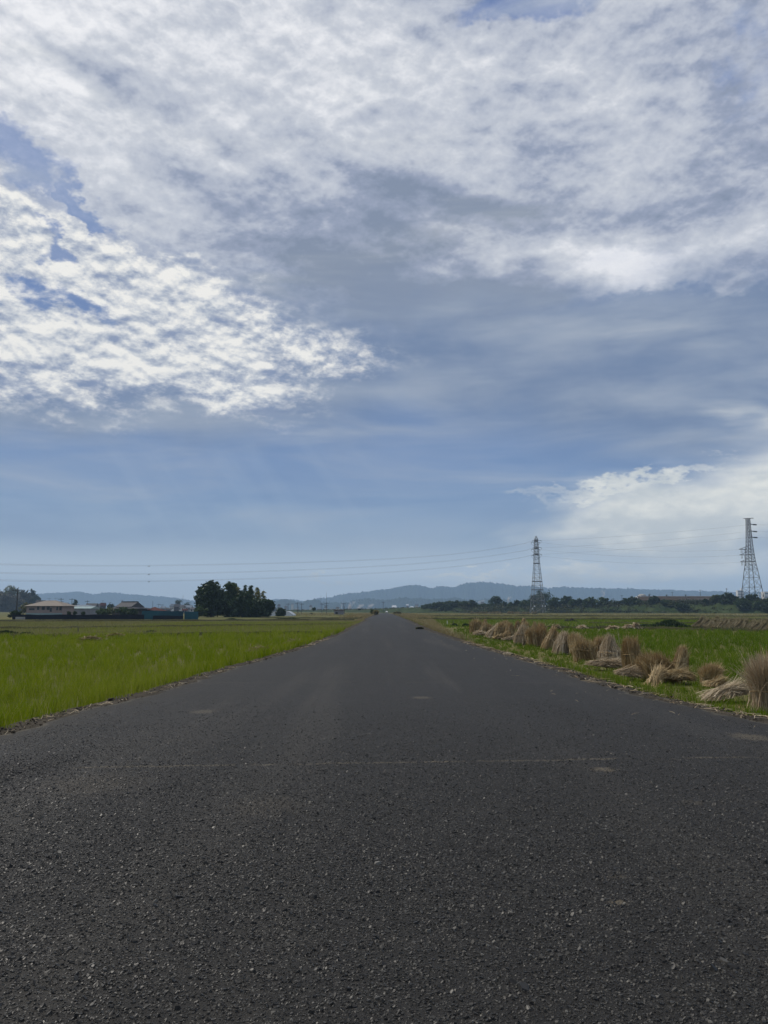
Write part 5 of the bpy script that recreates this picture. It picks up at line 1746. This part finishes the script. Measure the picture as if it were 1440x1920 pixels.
# ================================================================ small things on the ground
# drain opening at the right road edge
g = ground(785.5, 1179.5, -0.02)
root = thing('drain_box', (g.x + 0.05, g.y, -0.02), 'dark square drain opening at the right road edge', 'drain')
q = MB()
w_ = 8.5 * g.y / F
q.box((-w_ / 2 - .06, 0, .05), (.12, .9, .16)); q.box((w_ / 2 + .06, 0, .05), (.12, .9, .16)); q.box((0, 0, .145), (w_, .9, .03)); q.box((0, .44, .05), (w_, .06, .15))
q.build('frame', M_bund, root)
q = MB(); q.box((0, .2, .06), (w_ - .02, .3, .11)); q.build('opening', M_insul, root)  # solid dark block in the frame, its colour standing for the hole's shade

for px, py, hp, lb, mt in ((838.5, 1172.5, 6, 'short white post in the grass between road and sheaves', M_white), (849.5, 1173, 6, 'short dark post right of the white field post', M_pole), (146, 1187, 7, 'thin dark stake on the left bund', M_pole)):
    g = ground(px, py, GZ)
    q = MB(); h = hp * g.y / F + 0.15
    q.tube([(0, 0, -.1), (0.01, 0, h * .5), (0, 0, h), (0, 0, h + .02)], [.035, .034, .032, .01], 8)
    tag(q.build('field_post', mt, None, g), lb, 'post')

# heap of dark soil in the right field
g = ground(1070, 1165.5, GZ)
rng = np.random.default_rng(4)
vs, fs = [], []
nx, ny = 26, 9
w_ = 30 * g.y / F
for i in range(nx):
    for j in range(ny):
        u, v_ = i / (nx - 1) * 2 - 1, j / (ny - 1) * 2 - 1
        hgt = max(0, 1 - v_ * v_) * max(0, 1 - abs(u) ** 1.6) * (0.42 + 0.13 * math.sin(u * 9)) + (rng.normal(0, .035) if abs(u) < .95 and abs(v_) < .9 else -.03)
        vs.append((u * w_ / 2, v_ * .9, hgt))
for i in range(nx - 1):
    for j in range(ny - 1):
        fs.append((i * ny + j, (i + 1) * ny + j, (i + 1) * ny + j + 1, i * ny + j + 1))
q = MB(); q.add(vs, fs)
tag(q.build('soil_heap', M_insul if False else solid('wet soil', (0.012, 0.011, 0.009), (0.02, 0.018, 0.014), 3, .95, .1), None, (g.x, g.y, GZ)), 'low heap of dark wet soil in the right field behind the sheaves', 'soil heap')

# small white car where the road runs out
Yc = 430.0
b0 = at(725, 1144, Yc)
car = thing('parked_car', (b0.x, Yc, GZ + 0.02), 'tiny car with a white top at the far end of the road', 'car')
car.scale = (0.85, 0.85, 0.80)
q = MB()
prof = [(-.78, .35), (.78, .35), (.80, .75), (.70, .85), (.62, 1.32), (.5, 1.42), (-.5, 1.42), (-.62, 1.32), (-.70, .85), (-.80, .75)]
for y0, y1, sc in ((0, 3.2, 1.0),):
    m_ = len(prof)
    vs = [(a, y0 + (0.7 if z > .9 else 0), z) for a, z in prof] + [(a, y1 - (.3 if z > .9 else 0), z) for a, z in prof]
    q.add(vs, [(i, (i + 1) % m_, m_ + (i + 1) % m_, m_ + i) for i in range(m_)] + [tuple(range(m_))[::-1], tuple(range(m_, 2 * m_))])
q.build('body', M_white, car)
q = MB(); q.add([(-.74, .16, .80), (.74, .16, .80), (.58, .66, 1.28), (-.58, .66, 1.28)], [(0, 1, 2, 3)]); q.build('windscreen', M_glass, car)
q = MB(); q.box((0, -.03, .55), (1.2, .08, .34)); q.build('grille', M_insul, car)
for sx in (-.62, .62):
    q = MB(); q.box((sx, -.02, .78), (.24, .06, .12)); q.build('headlight', M_plastic, car)
for sx in (-.70, .70):
    for yy in (.6, 2.6):
        q = MB(); q.tube([(sx - .09, yy, .29), (sx - .08, yy, .29), (sx + .08, yy, .29), (sx + .09, yy, .29)], [.25, .29, .29, .25], 14); q.build('wheel', M_insul, car)

# ================================================================ straw sheaves
STY = {           # base radius, middle radius, middle height, top radius (all relative to half width / height), droop
    'cone': (0.95, 0.98, 0.40, 0.20, 0.08),
    'bell': (1.00, 0.92, 0.50, 0.50, 0.14),
    'flare': (0.55, 0.60, 0.36, 1.05, 0.16),
    'shaggy': (0.85, 0.88, 0.50, 0.95, 0.20),
    'waist': (0.90, 0.40, 0.62, 0.62, 0.06),
    'upright': (0.75, 0.80, 0.50, 0.72, 0.12),
    'loose': (0.95, 0.80, 0.50, 0.80, 0.22),
}


def sheaf_arrays(style, H, hw, N, wid, seed, lean=0.0):
    rng = np.random.default_rng(seed)
    rb, rm, zm, rt_, dr = STY[style]
    a = rng.uniform(0, 2 * np.pi, N)
    u = np.sqrt(rng.uniform(0.12, 1.0, N))
    tw = rng.normal(0, 0.26, N)
    nl = 26                                                 # stalks hang together in locks
    lk = (a / (2 * np.pi) * nl).astype(int) % nl
    u = u * rng.uniform(0.74, 1.18, nl)[lk]
    lh = rng.uniform(0.86, 1.06, nl)[lk]
    lt = rng.normal(0, 0.30, nl)[lk]
    ld = (rng.random(nl) ** 2 * 0.45)[lk]

    def pt(r, z, ang, lj):
        return np.stack([r * hw * u * np.cos(ang) + lean * z * 1.0, r * hw * u * np.sin(ang), z], 1)
    Ht = H * lh * (1.0 - dr * 2.2 * rng.random(N) ** 1.3 * (0.4 + u * 0.6)) * (1.03 - (0.55 if style == 'cone' else 0.26) * u ** 2 * (rng.random(N) < 0.8))
    P0 = pt(rb * rng.uniform(0.85, 1.15, N), rng.uniform(0, 0.05, N) * H, a, 0)
    M = pt(rm * rng.uniform(0.85, 1.12, N), H * zm + rng.normal(0, 0.03, N) * H, a + tw * 0.4, 0)
    P2 = pt(rt_ * rng.uniform(0.55, 1.25, N), Ht, a + tw, 0)
    M += rng.normal(0, 0.045, (N, 3)) * hw * [1, 1, 0.5]
    P2 += rng.normal(0, 0.13, (N, 3)) * hw * [1, 1, 0.4]
    P0[:, :2] += rng.normal(0, 0.10, (N, 2)) * hw
    stray = rng.random(N) < 0.14
    P2[stray] += rng.normal(0, 0.13, (stray.sum(), 3)) * [1, 1, 0.7] * max(H, .4)
    P1 = 2 * M - (P0 + P2) / 2
    V, Fq, own = ribbons(P0, P1, P2, wid * rng.uniform(0.6, 1.5, N), 4, 0.35, rng)
    tone = np.clip(rng.normal(0.5, 0.26, N) + lt, 0, 1)[own]
    t = np.tile(np.repeat(np.linspace(0, 1, 5), 2), N)
    dry = np.clip((rng.random(N) ** 3 * 0.6 + ld)[own] + np.clip((t - 0.75) * 1.1, 0, 1) * (rng.random(N) < 0.5)[own], 0, 1)
    return V, Fq, tone, dry


def core_arrays(style, H, hw, lean=0.0):
    rb, rm, zm, rt_, dr = STY[style]
    prof = [(rb * .55, 0.0), ((rb + rm) / 2 * .60, zm * .5), (rm * .60, zm), ((rm + rt_) / 2 * .52, (1 + zm) / 2), (rt_ * .25, .80)]
    vs, fs = [], []
    nn = 12
    for r, z in prof:
        for j in range(nn):
            a = 2 * math.pi * j / nn
            k_ = 1 + .10 * math.sin(3 * a + z * 9)
            vs.append((r * hw * math.cos(a) * k_ + lean * z * H, r * hw * math.sin(a) * k_, z * H))
    for i in range(len(prof) - 1):
        for j in range(nn):
            fs.append((i * nn + j, i * nn + (j + 1) % nn, (i + 1) * nn + (j + 1) % nn, (i + 1) * nn + j))
    return np.array(vs), np.array(fs)


M_straw_core = leafy('inner straw', (0.20, 0.15, 0.085), (0.20, 0.15, 0.085), trans=0.0, gloss=0.0)
M_twine = solid('straw tie', (0.30, 0.22, 0.11), (0.2, 0.14, 0.07), 8, .9, .1)


def heap_arrays(L, r, N, wid, seed):
    """a loosened bundle lying on its side: overlapping stalks, ragged ends drooping to the ground"""
    rng = np.random.default_rng(seed)
    ln = L * rng.uniform(0.45, 0.85, N)
    c = rng.normal(0, 0.13, N) * L
    ya = rng.normal(0, 0.17, N)
    a = rng.uniform(0, 2 * np.pi, N)
    u = np.sqrt(rng.random(N))
    y = np.cos(a) * u * r * 1.5
    z = r * 0.75 + np.sin(a) * u * r * 0.75
    d = np.stack([np.cos(ya), np.sin(ya)], 1) * (ln / 2)[:, None]
    fan = 1 + 0.5 * rng.random(N)
    P0 = np.stack([c - d[:, 0], (y - d[:, 1]) * fan, z * rng.uniform(.2, 1.0, N) - .02], 1)
    P2 = np.stack([c + d[:, 0], (y + d[:, 1]) * fan, z * rng.uniform(.2, 1.1, N) + rng.normal(0, .03, N)], 1)
    M = np.stack([c, y * .8, z * rng.uniform(1.0, 1.25, N)], 1)
    P1 = 2 * M - (P0 + P2) / 2
    up = rng.random(N) < .10
    P2[up, 2] += rng.uniform(.05, .22, up.sum())
    V, Fq, own = ribbons(P0, P1, P2, wid * rng.uniform(.6, 1.5, N), 4, .4, rng)
    V[:, 2] = np.maximum(V[:, 2], 0.01)
    dry = (rng.random(N) ** 3 * .8)[own]
    nn, vs, fs = 10, [], []
    for i in range(7):
        t = i / 6 * 2 - 1
        for j in range(nn):
            b_ = 2 * math.pi * j / nn
            k_ = math.sqrt(max(0.02, 1 - t * t)) * .72
            vs.append((t * L * .34, math.cos(b_) * r * 1.3 * k_, r * .6 + math.sin(b_) * r * .62 * k_))
    for i in range(6):
        for j in range(nn):
            fs.append((i * nn + j, (i + 1) * nn + j, (i + 1) * nn + (j + 1) % nn, i * nn + (j + 1) % nn))
    return V, Fq, np.clip(rng.normal(.5, .28, N), 0, 1)[own], dry, np.array(vs), np.array(fs)


def lay_down(V):
    """turn an upright bundle so that its length runs along x"""
    return np.stack([V[:, 2], V[:, 1], V[:, 0]], 1)


def sheaf(px, base, top, wpx, style, lean, label, seed, lying=False, rz=0.0, pale=False, tilt=0.0, group='straw sheaves along the right roadside', zoff=None, bury=True):
    g = ground(px, base, -0.14)
    Y = g.y
    mat = M_straw_pale if pale else M_straw
    near = 26.0 / max(Y, 9.0)
    wid = 0.0095 * max(1.0, (Y / 18.0) ** 0.9)
    root = thing('straw_sheaf', (g.x, Y, GZ), label, 'straw sheaf', group)
    gz_ = float(ground_z(g.x, Y))
    root.location.z = gz_
    off_dry = float(np.random.default_rng(seed * 7).uniform(-0.15, 0.20))
    if not lying:
        H = (zt(top, Y) - gz_) * 1.05
        hw = wpx * Y / F / 2 * 1.24
        N = int(np.clip(1900 * near, 700, 3200))
        V, Fq, tn, dr = sheaf_arrays(style, H, hw, N, wid, seed, math.tan(math.radians(lean)))
        Vc, Fc = core_arrays(style, H, hw, math.tan(math.radians(lean)))
        zm = STY[style][2] * H
        rmid = STY[style][1] * hw
        tie = [(rmid * 1.02 * math.cos(a) + math.tan(math.radians(lean)) * zm, rmid * 1.02 * math.sin(a), zm + .015 * math.sin(2 * a)) for a in np.linspace(0, 2 * math.pi, 15)]
    else:
        L = wpx * Y / F / max(0.5, abs(math.cos(rz)))
        r = max(0.09, (base - top) * Y / F * 0.42)
        N = int(np.clip(1700 * near, 600, 2800))
        V, Fq, tn, dr, Vc, Fc = heap_arrays(L, r, N, wid, seed)
        for A in (V, Vc):
            A[:, 2] = np.maximum(A[:, 2] + math.tan(math.radians(tilt)) * A[:, 0] + (0.10 if zoff is None else zoff), 0.01)
        root.rotation_euler = (0, 0, rz)
        tie = [(.04 * math.sin(3 * a), r * 1.25 * math.cos(a), r * .95 * math.sin(a) + r * .8 + .10) for a in np.linspace(0, 2 * math.pi, 15)]
    link('straw', np_mesh('straw', V, Fq, mat, {'tone': tn, 'dry': np.clip(dr + off_dry, 0, 1)}), root)
    link('inner_straw', np_mesh('inner_straw', Vc, Fc, M_straw_core, None, True), root)
    q = MB()
    q.tube(tie, 0.012, 5)
    q.build('tie', M_twine, root)
    return root


SH = [
    (893, 1184, 1161, 21, 'shaggy', 0, 'farthest standing sheaf, dark and bushy, at the far end of the row'),
    (904, 1186, 1168, 12, 'bell', 14, 'small dark sheaf leaning against the right side of the farthest one'),
    (909.5, 1180, 1161.5, 10, 'cone', 0, 'small pointed sheaf peeking over behind the second sheaves of the row'),
    (917, 1184, 1169, 16, 'shaggy', -12, 'low reddish brown sheaf behind the leaning pale one'),
    (921, 1192, 1169.5, 18, 'bell', 28, 'pale sheaf leaning strongly to the right, near the far end of the row'),
    (935, 1194, 1168.5, 18, 'bell', 6, 'broad brown sheaf right of the strongly leaning pale one'),
    (944, 1194, 1170, 12, 'bell', 3, 'narrow sheaf squeezed to the right side of the broad brown one'),
    (946.5, 1180, 1163.5, 16, 'shaggy', 0, 'bushy sheaf top rising behind the narrow squeezed sheaf'),
    (956, 1196, 1169, 20, 'cone', 2, 'neat rounded standing sheaf with its right half in shade, mid far row'),
    (971, 1180, 1164.5, 9, 'bell', 0, 'small reddish sheaf top behind the gap of the mid far row'),
    (978, 1180, 1160.5, 12, 'cone', 12, 'tall tapering sheaf top bending right behind the mid far row'),
    (985, 1190, 1166, 15, 'shaggy', 0, 'bushy sheaf behind the tall neat one of the middle row'),
    (979, 1203, 1173, 24, 'bell', 3, 'tall neat pale sheaf with a rounded top, middle of the row'),
    (999, 1206, 1176, 18, 'shaggy', -6, 'messy brown sheaf just right of the tall neat pale one'),
    (1012, 1206, 1176, 17, 'shaggy', 8, 'second messy brown sheaf, touching the first messy one'),
    (1003, 1192, 1168, 13, 'cone', 0, 'pointed sheaf top behind the two messy brown ones, left'),
    (1015, 1190, 1168, 14, 'shaggy', 0, 'bushy sheaf top behind the two messy brown ones, right'),
    (1024, 1211, 1178, 18, 'bell', 22, 'sheaf leaning right with its shaded side towards the pale grey one'),
    (1037, 1210, 1184, 22, 'bell', 8, 'dark sided sheaf between the right leaning one and the pale grey one'),
    (1051, 1219, 1186.5, 24, 'bell', 10, 'pale greyish sheaf with a spreading foot'),
    (1062, 1217, 1187, 15, 'bell', -2, 'shaded sheaf standing against the right side of the pale greyish one'),
    (1083, 1220, 1186, 24, 'shaggy', -4, 'rear sheaf with an upright tuft in the big messy pile'),
    (1100, 1232, 1197, 36, 'shaggy', -14, 'front sheaf of the big messy pile, splayed towards the road'),
    (1116, 1228, 1193, 22, 'shaggy', 14, 'right hand golden sheaf of the big messy pile, leaning right'),
    (1146, 1237, 1192, 33, 'cone', -2, 'tall pointed greyish sheaf standing alone, left of the dark upright pair'),
    (1187, 1251, 1196.5, 30, 'upright', -4, 'tall dark upright sheaf with a blunt shaggy top right of the pointed one'),
    (1222, 1262, 1229, 32, 'shaggy', -18, 'left sheaf of the fallen pile, drooping to the left'),
    (1246, 1266, 1222, 42, 'shaggy', -22, 'middle sheaf of the fallen pile, bent over like a wave'),
    (1270, 1258, 1213, 22, 'bell', 12, 'sheaf with a tall pointed tuft at the right of the fallen pile'),
    (1326, 1274, 1243, 34, 'flare', 16, 'fallen sheaf with a fan of straw sticking up, left of the big edge one'),
    (1437, 1318, 1229, 72, 'flare', 5, 'large fan shaped sheaf cut by the right picture edge'),
    (1450, 1316, 1222, 50, 'flare', 10, 'brown sheaf behind the large fan shaped one at the right picture edge'),
]
for i, (px, base, top, w, sty, ln, lb) in enumerate(SH):
    sheaf(px, base, top, w, sty, ln, lb, 300 + i, pale=i in (4, 12, 19, 24, 30))
LY_ = [
    (935, 1196, 1187, 18, 'loose', 'small reddish bundle lying at the foot of the broad brown sheaf', 0.2, False, -4),
    (954, 1198, 1192, 22, 'loose', 'pale thin bundle lying in front of the neat rounded sheaf', -0.15, True, -2),
    (915, 1189, 1184, 22, 'loose', 'pale straw bundle lying in the grass at the far end of the row', 0.1, True, 0),
    (1135, 1247, 1231, 56, 'loose', 'long bleached bundle lying in front of the pointed greyish sheaf', -0.25, True, -6),
    (1160, 1246, 1228, 26, 'loose', 'grey bundle slumped against the foot of the pointed sheaf', 0.3, True, -18),
    (1181, 1264, 1244, 40, 'loose', 'pale loose bundle lying before the tall dark upright sheaf', -0.3, True, -8),
    (1230, 1272, 1255, 34, 'loose', 'bundle sliding down towards the road below the fallen pile', 0.75, False, 28),
    (1275, 1270, 1246, 48, 'loose', 'dark bundle lying on its side right of the fallen pile', -0.15, False, -6),
    (1345, 1284, 1266, 34, 'loose', 'low dark bundle lying right of the straw fan', 0.1, False, -6),
    (1366, 1300, 1273, 78, 'loose', 'long yellowish bundle lying between the straw fan and the large sheaf', 0.12, True, 8),
]
for i, (px, base, top, w, sty, lb, rz, pale, tl) in enumerate(LY_):
    sheaf(px, base, top, w, sty, 0, lb, 400 + i, lying=True, rz=rz, pale=pale, tilt=tl)

# straw hanging down at the foot of the large sheaf
rng = np.random.default_rng(9)

# loose pale heaps in the right field and on the left one
for i, (px, py, w, h, lb) in enumerate(((1043, 1180, 12, 9, 'small bleached straw heap behind the messy brown sheaves'), (1091, 1178, 13, 6, 'bleached straw heap above the big messy pile'),
                                        (1150, 1178.5, 24, 5, 'flat pale straw heap above the pointed sheaf'), (1178, 1178, 16, 7, 'pale straw heap above the tall dark sheaf'), (1192, 1177, 10, 9, 'pale straw tuft next to the dark weed clump'),
                                        (492, 1220, 36, 7, 'flat patch of dull straw lying in the left field near the road'), (555, 1204, 26, 5, 'flat patch of pale straw farther along the left field edge'), (170, 1198, 28, 5, 'flat patch of pale straw in the left field below the black fence'), (216, 1191, 20, 3, 'thin patch of straw in the left field beyond the other patches'), (900, 1188, 20, 5, 'white straw scraps at the foot of the farthest sheaf'))):
    g = ground(px, py, -0.10)
    root = tag(bpy.data.objects.new('straw_heap', None), lb, 'straw heap', 'loose straw heaps')
    C.objects.link(root)
    root.location = (g.x, g.y, GZ)
    N = 320
    W_, H_ = w * g.y / F, h * g.y / F
    x = rng.normal(0, .26, N) * W_
    y = rng.normal(0, .30, N) * min(W_, 0.8)
    z = 0.16 + rng.random(N) * np.maximum(0.05, H_ * (1 - (2 * x / W_) ** 2))
    P0 = np.stack([x, y, z], 1)
    a = rng.uniform(0, 6.28, N)
    d = np.stack([np.cos(a) * .22, np.sin(a) * .22, rng.normal(0, .06, N)], 1)
    V, Fq, own = ribbons(P0 - d, P0 + [0, 0, .05], P0 + d, 0.0011 * g.y, 2, .5, rng)
    V[:, 2] = np.maximum(V[:, 2], 0.01)
    link('straw', np_mesh('straw', V, Fq, M_straw_pale if px > 800 else M_dry_grass, {'tone': rng.random(N)[own], 'dry': (rng.random(N) * .5)[own]}), root)

# the long row of leaning bundles at the right
a_, b_ = ground(1303, 1177, GZ), ground(1470, 1187.5, GZ)
nb = 24
meshes = []
for i in range(4):
    V, Fq, tn, dr = sheaf_arrays('waist', 1.25, 0.36, 420, 0.026, 600 + i, 0.0)
    Vc, Fc = core_arrays('waist', 1.25, 0.36)
    meshes.append((np_mesh('straw', V, Fq, M_straw_dull, {'tone': tn, 'dry': dr * .8}), np_mesh('inner_straw', Vc, Fc, M_straw_core, None, True)))
for i in range(nb):
    t = i / (nb - 1)
    p_ = a_.lerp(b_, t)
    root = thing('leaning_sheaf', (p_.x + rng.normal(0, .08), p_.y + rng.normal(0, .12), GZ), 'straw bundle leaning in the long row at the right beyond the green field', 'straw sheaf', 'leaning straw bundles of the long row')
    root.rotation_euler = (math.radians(rng.uniform(-14, 2)), math.radians(rng.uniform(36, 50)), 0)
    s_ = rng.uniform(.88, 1.08)
    root.scale = (s_, s_, s_ * (1.0 + .25 * (i == 0)))
    for nm, me in zip(('straw', 'inner_straw'), meshes[i % 4]):
        link(nm, me, root)
# second, rear layer of the same row, grassier
for i in range(14):
    t = (i + .5) / 14
    p_ = a_.lerp(b_, t) + Vector((1.3, 1.2, 0))
    root = thing('leaning_sheaf', (p_.x + rng.normal(0, .15), p_.y, GZ), 'duller bundle in the rear layer of the long leaning straw row', 'straw sheaf', 'leaning straw bundles of the long row')
    root.rotation_euler = (math.radians(rng.uniform(-10, 10)), math.radians(rng.uniform(24, 40)), 0)
    s_ = rng.uniform(.88, 1.06)
    root.scale = (s_, s_, s_)
    for nm, me in zip(('straw', 'inner_straw'), meshes[(i + 2) % 4]):
        link(nm, me, root)

# tiny sheaves standing in the farthest field
V, Fq, tn, dr = sheaf_arrays('bell', 1.35, 0.85, 160, 0.12, 700)
Vc, Fc = core_arrays('bell', 1.35, 0.85)
fm = (np_mesh('straw', V, Fq, M_straw_dull, {'tone': tn * .7, 'dry': np.clip(dr + .35, 0, 1)}), np_mesh('inner_straw', Vc, Fc, M_straw_core, None, True))
FARS = [885.5, 890, 894.5, 899, 903, 908, 913, 918.5, 924, 929, 934, 938.5] + [954, 957.5, 961, 966.5, 970, 973.5, 981, 985.5, 990.5, 999, 1004]
for i, px in enumerate(FARS):
    b0 = at(px, 1144, 330 - (i if i < 12 else i - 6) * 2.5)
    root = thing('far_sheaf', (b0.x, b0.y, GZ), 'tiny sheaf in the %s group of the far row below the levee' % ('left' if i < 12 else 'right'), 'straw sheaf', 'tiny sheaves of the far row, %s group' % ('left' if i < 12 else 'right'))
    root.rotation_euler = (0, 0, rng.uniform(0, 6))
    s_ = rng.uniform(.75, 1.05)
    root.scale = (s_, s_, s_ * .95)
    for nm, me in zip(('straw', 'inner_straw'), fm):
        link(nm, me, root)


# ---- litter and clods along the road edges
def litter(name, seed, N, side, y0, y1, o0, o1, mat, l0=0.04, l1=0.22, w=0.006, pw=1.6):
    rng = np.random.default_rng(seed)
    y = y0 + (y1 - y0) * rng.random(N) ** pw
    e = xr(y) if side > 0 else xl(y)
    cl = np.sin(y * 1.7 + seed) + np.sin(y * 4.3) + rng.normal(0, .6, N) > 0.1
    y, e = y[cl], e[cl]
    N = len(y)
    x = e + side * rng.uniform(o0, o1, N)
    z = ground_z(x, y) + np.where((x - e) * side < 0, 0.03, 0.012) + rng.random(N) * .03
    a = rng.normal(0.6 * side, 0.9, N)
    l = rng.uniform(l0, l1, N) / 2 * (1 + y / 40)
    d = np.stack([np.sin(a) * l, np.cos(a) * l, rng.normal(0, .008, N)], 1)
    P = np.stack([x, y, z], 1)
    V, Fq, own = ribbons(P - d, P + np.stack([rng.normal(0, .02, N), rng.normal(0, .02, N), .012 + 0 * x], 1), P + d, w * (1 + y / 25), 2, .6, rng)
    tag(link(name, np_mesh(name, V, Fq, mat, {'tone': rng.random(N)[own], 'dry': (rng.random(N) ** 2)[own]})), kind='stuff')


litter('straw_litter', 1, 1000, 1, 9, 34, -0.12, 0.75, M_straw_pale)
litter('straw_litter', 2, 900, -1, 7, 40, -0.10, 0.30, M_straw_pale, .03, .14, .005)
litter('straw_litter', 3, 1500, 1, 9, 40, 0.2, 2.4, M_straw, .05, .25, .006)
litter('straw_litter', 4, 140, 1, 6, 40, -1.6, 0.0, M_straw_pale, .02, .08, .004)


def clods(seed, N, side, y0, y1, o0, o1):
    rng = np.random.default_rng(seed)
    y = y0 + (y1 - y0) * rng.random(N) ** 1.6
    x = (xr(y) if side > 0 else xl(y)) + side * rng.uniform(o0, o1, N)
    s = rng.lognormal(-4.5, .50, N)
    base = np.array([[1, 0, 0], [0, 1, 0], [-1, 0, 0], [0, -1, 0], [.5, .5, .75], [-.5, .5, .7], [-.5, -.5, .75], [.5, -.5, .7]], float)
    V = base[None] * rng.uniform(.6, 1.2, (N, 8, 3)) * s[:, None, None]
    a = rng.uniform(0, 6.28, N)
    ca, sa = np.cos(a)[:, None], np.sin(a)[:, None]
    vx_, vy_ = V[..., 0] * ca - V[..., 1] * sa, V[..., 0] * sa + V[..., 1] * ca
    V[..., 0], V[..., 1] = vx_ + x[:, None], vy_ + y[:, None]
    V[..., 2] += (ground_z(x, y) + np.where(rng.random(N) < .5, .0, .01))[:, None]
    q = np.array([[0, 1, 5, 4], [1, 2, 6, 5], [2, 3, 7, 6], [3, 0, 4, 7], [4, 5, 6, 7]])
    Fq = (np.arange(N)[:, None, None] * 8 + q[None]).reshape(-1, 4)
    tag(link('soil_clods', np_mesh('soil_clods', V.reshape(-1, 3), Fq, M_soil)), kind='stuff')


clods(1, 1400, 1, 9, 36, -0.05, 0.8)
clods(2, 900, -1, 7, 36, -0.06, 0.32)

# ================================================================ smoke of field fires
def smoke(px, py_base, top, wpx, Y, label, dens, seed, lean=0.3):
    b0 = at(px, 1144, Y)
    zb_, zt_ = zt(py_base, Y), zt(top, Y)
    H, W_ = zt_ - zb_, wpx * Y / F
    m, n, out = new_mat('smoke')
    co = n.new('ShaderNodeTexCoord').outputs['Object']
    f = n.noise(n.mapping(co, (seed, 0, 0), (0, 0, 0), (1.0 / W_ * 3.2, 1.0 / W_ * 3.2, 2.2 / H)), 1.0, 4.0, .6, .6)
    x_, y_, z_ = n.sep(co)
    hgt = n.m('DIVIDE', z_, H)
    cxn = n.m('MULTIPLY', n.m('MULTIPLY', hgt, hgt), lean * W_)
    rad = n.m('ADD', n.m('MULTIPLY', hgt, W_ * .28), W_ * .16)
    rr = n.v('LENGTH', n.comb(n.m('SUBTRACT', x_, cxn), n.m('MULTIPLY', y_, 1.0), 0.0))
    fall = n.rng(n.m('DIVIDE', rr, rad), 1.0, 0.1)
    fade = n.m('MULTIPLY', n.rng(hgt, 1.0, 0.25), n.rng(hgt, 0.0, 0.06))
    dn = n.m('MULTIPLY', n.m('MULTIPLY', n.rng(f, 0.40, 0.72), n.m('MULTIPLY', fall, fade)), dens)
    pv = n.new('ShaderNodeVolumePrincipled')
    pv.inputs['Color'].default_value = (0.93, 0.95, 0.98, 1)
    pv.inputs['Density Attribute'].default_value = ''
    n.put(pv.inputs['Density'], dn)
    n.t.links.new(pv.outputs[0], out.inputs['Volume'])
    q = MB()
    prof = [(W_ * .20, 0), (W_ * .30, H * .3), (W_ * .42, H * .7), (W_ * .46, H)]
    q.tube([(lean * W_ * (z / H) ** 2, 0, z) for r, z in prof], [r for r, z in prof], 12)
    tag(q.build('smoke_plume', m, None, (b0.x, Y, zb_)), label, 'smoke', 'smoke of field fires')


smoke(640, 1142, 1126, 9, 760, 'thin wisp of smoke left of the shed side pole', 1.19, 1, .2)
smoke(656, 1143, 1126, 20, 780, 'white smoke drifting low right of the little shed', 1.68, 2, .35)
smoke(672, 1143, 1132, 24, 800, 'low spreading smoke, middle of the valley', 1.19, 3, .4)
smoke(693, 1142, 1131, 22, 820, 'pale smoke drifting before the hills left of the road axis', 0.82, 4, .3)
smoke(954, 1132, 1117, 15, 560, 'white smoke puff in the gap of the levee hedge', 2.62, 5, .3)
smoke(1131, 1122, 1105, 16, 560, 'white smoke column rising behind the end of the levee hedge', 2.40, 6, .15)
smoke(900, 1133, 1124, 26, 620, 'thin bluish smoke over the levee left of the dome shaped tree', 0.59, 7, .3)

# ================================================================ haze
m, n, out = new_mat('haze')
pv = n.new('ShaderNodeVolumePrincipled')
pv.inputs['Color'].default_value = (0.50, 0.73, 1.0, 1)
pv.inputs['Density'].default_value = 2.3e-4
pv.inputs['Density Attribute'].default_value = ''
pv.inputs['Anisotropy'].default_value = 0.0
n.t.links.new(pv.outputs[0], out.inputs['Volume'])
q = MB()
q.box((0, 0, (GZ - 5 + 225) / 2), (13000, 13000, 225 + 5 - GZ))
tag(q.build('haze', m), kind='stuff')
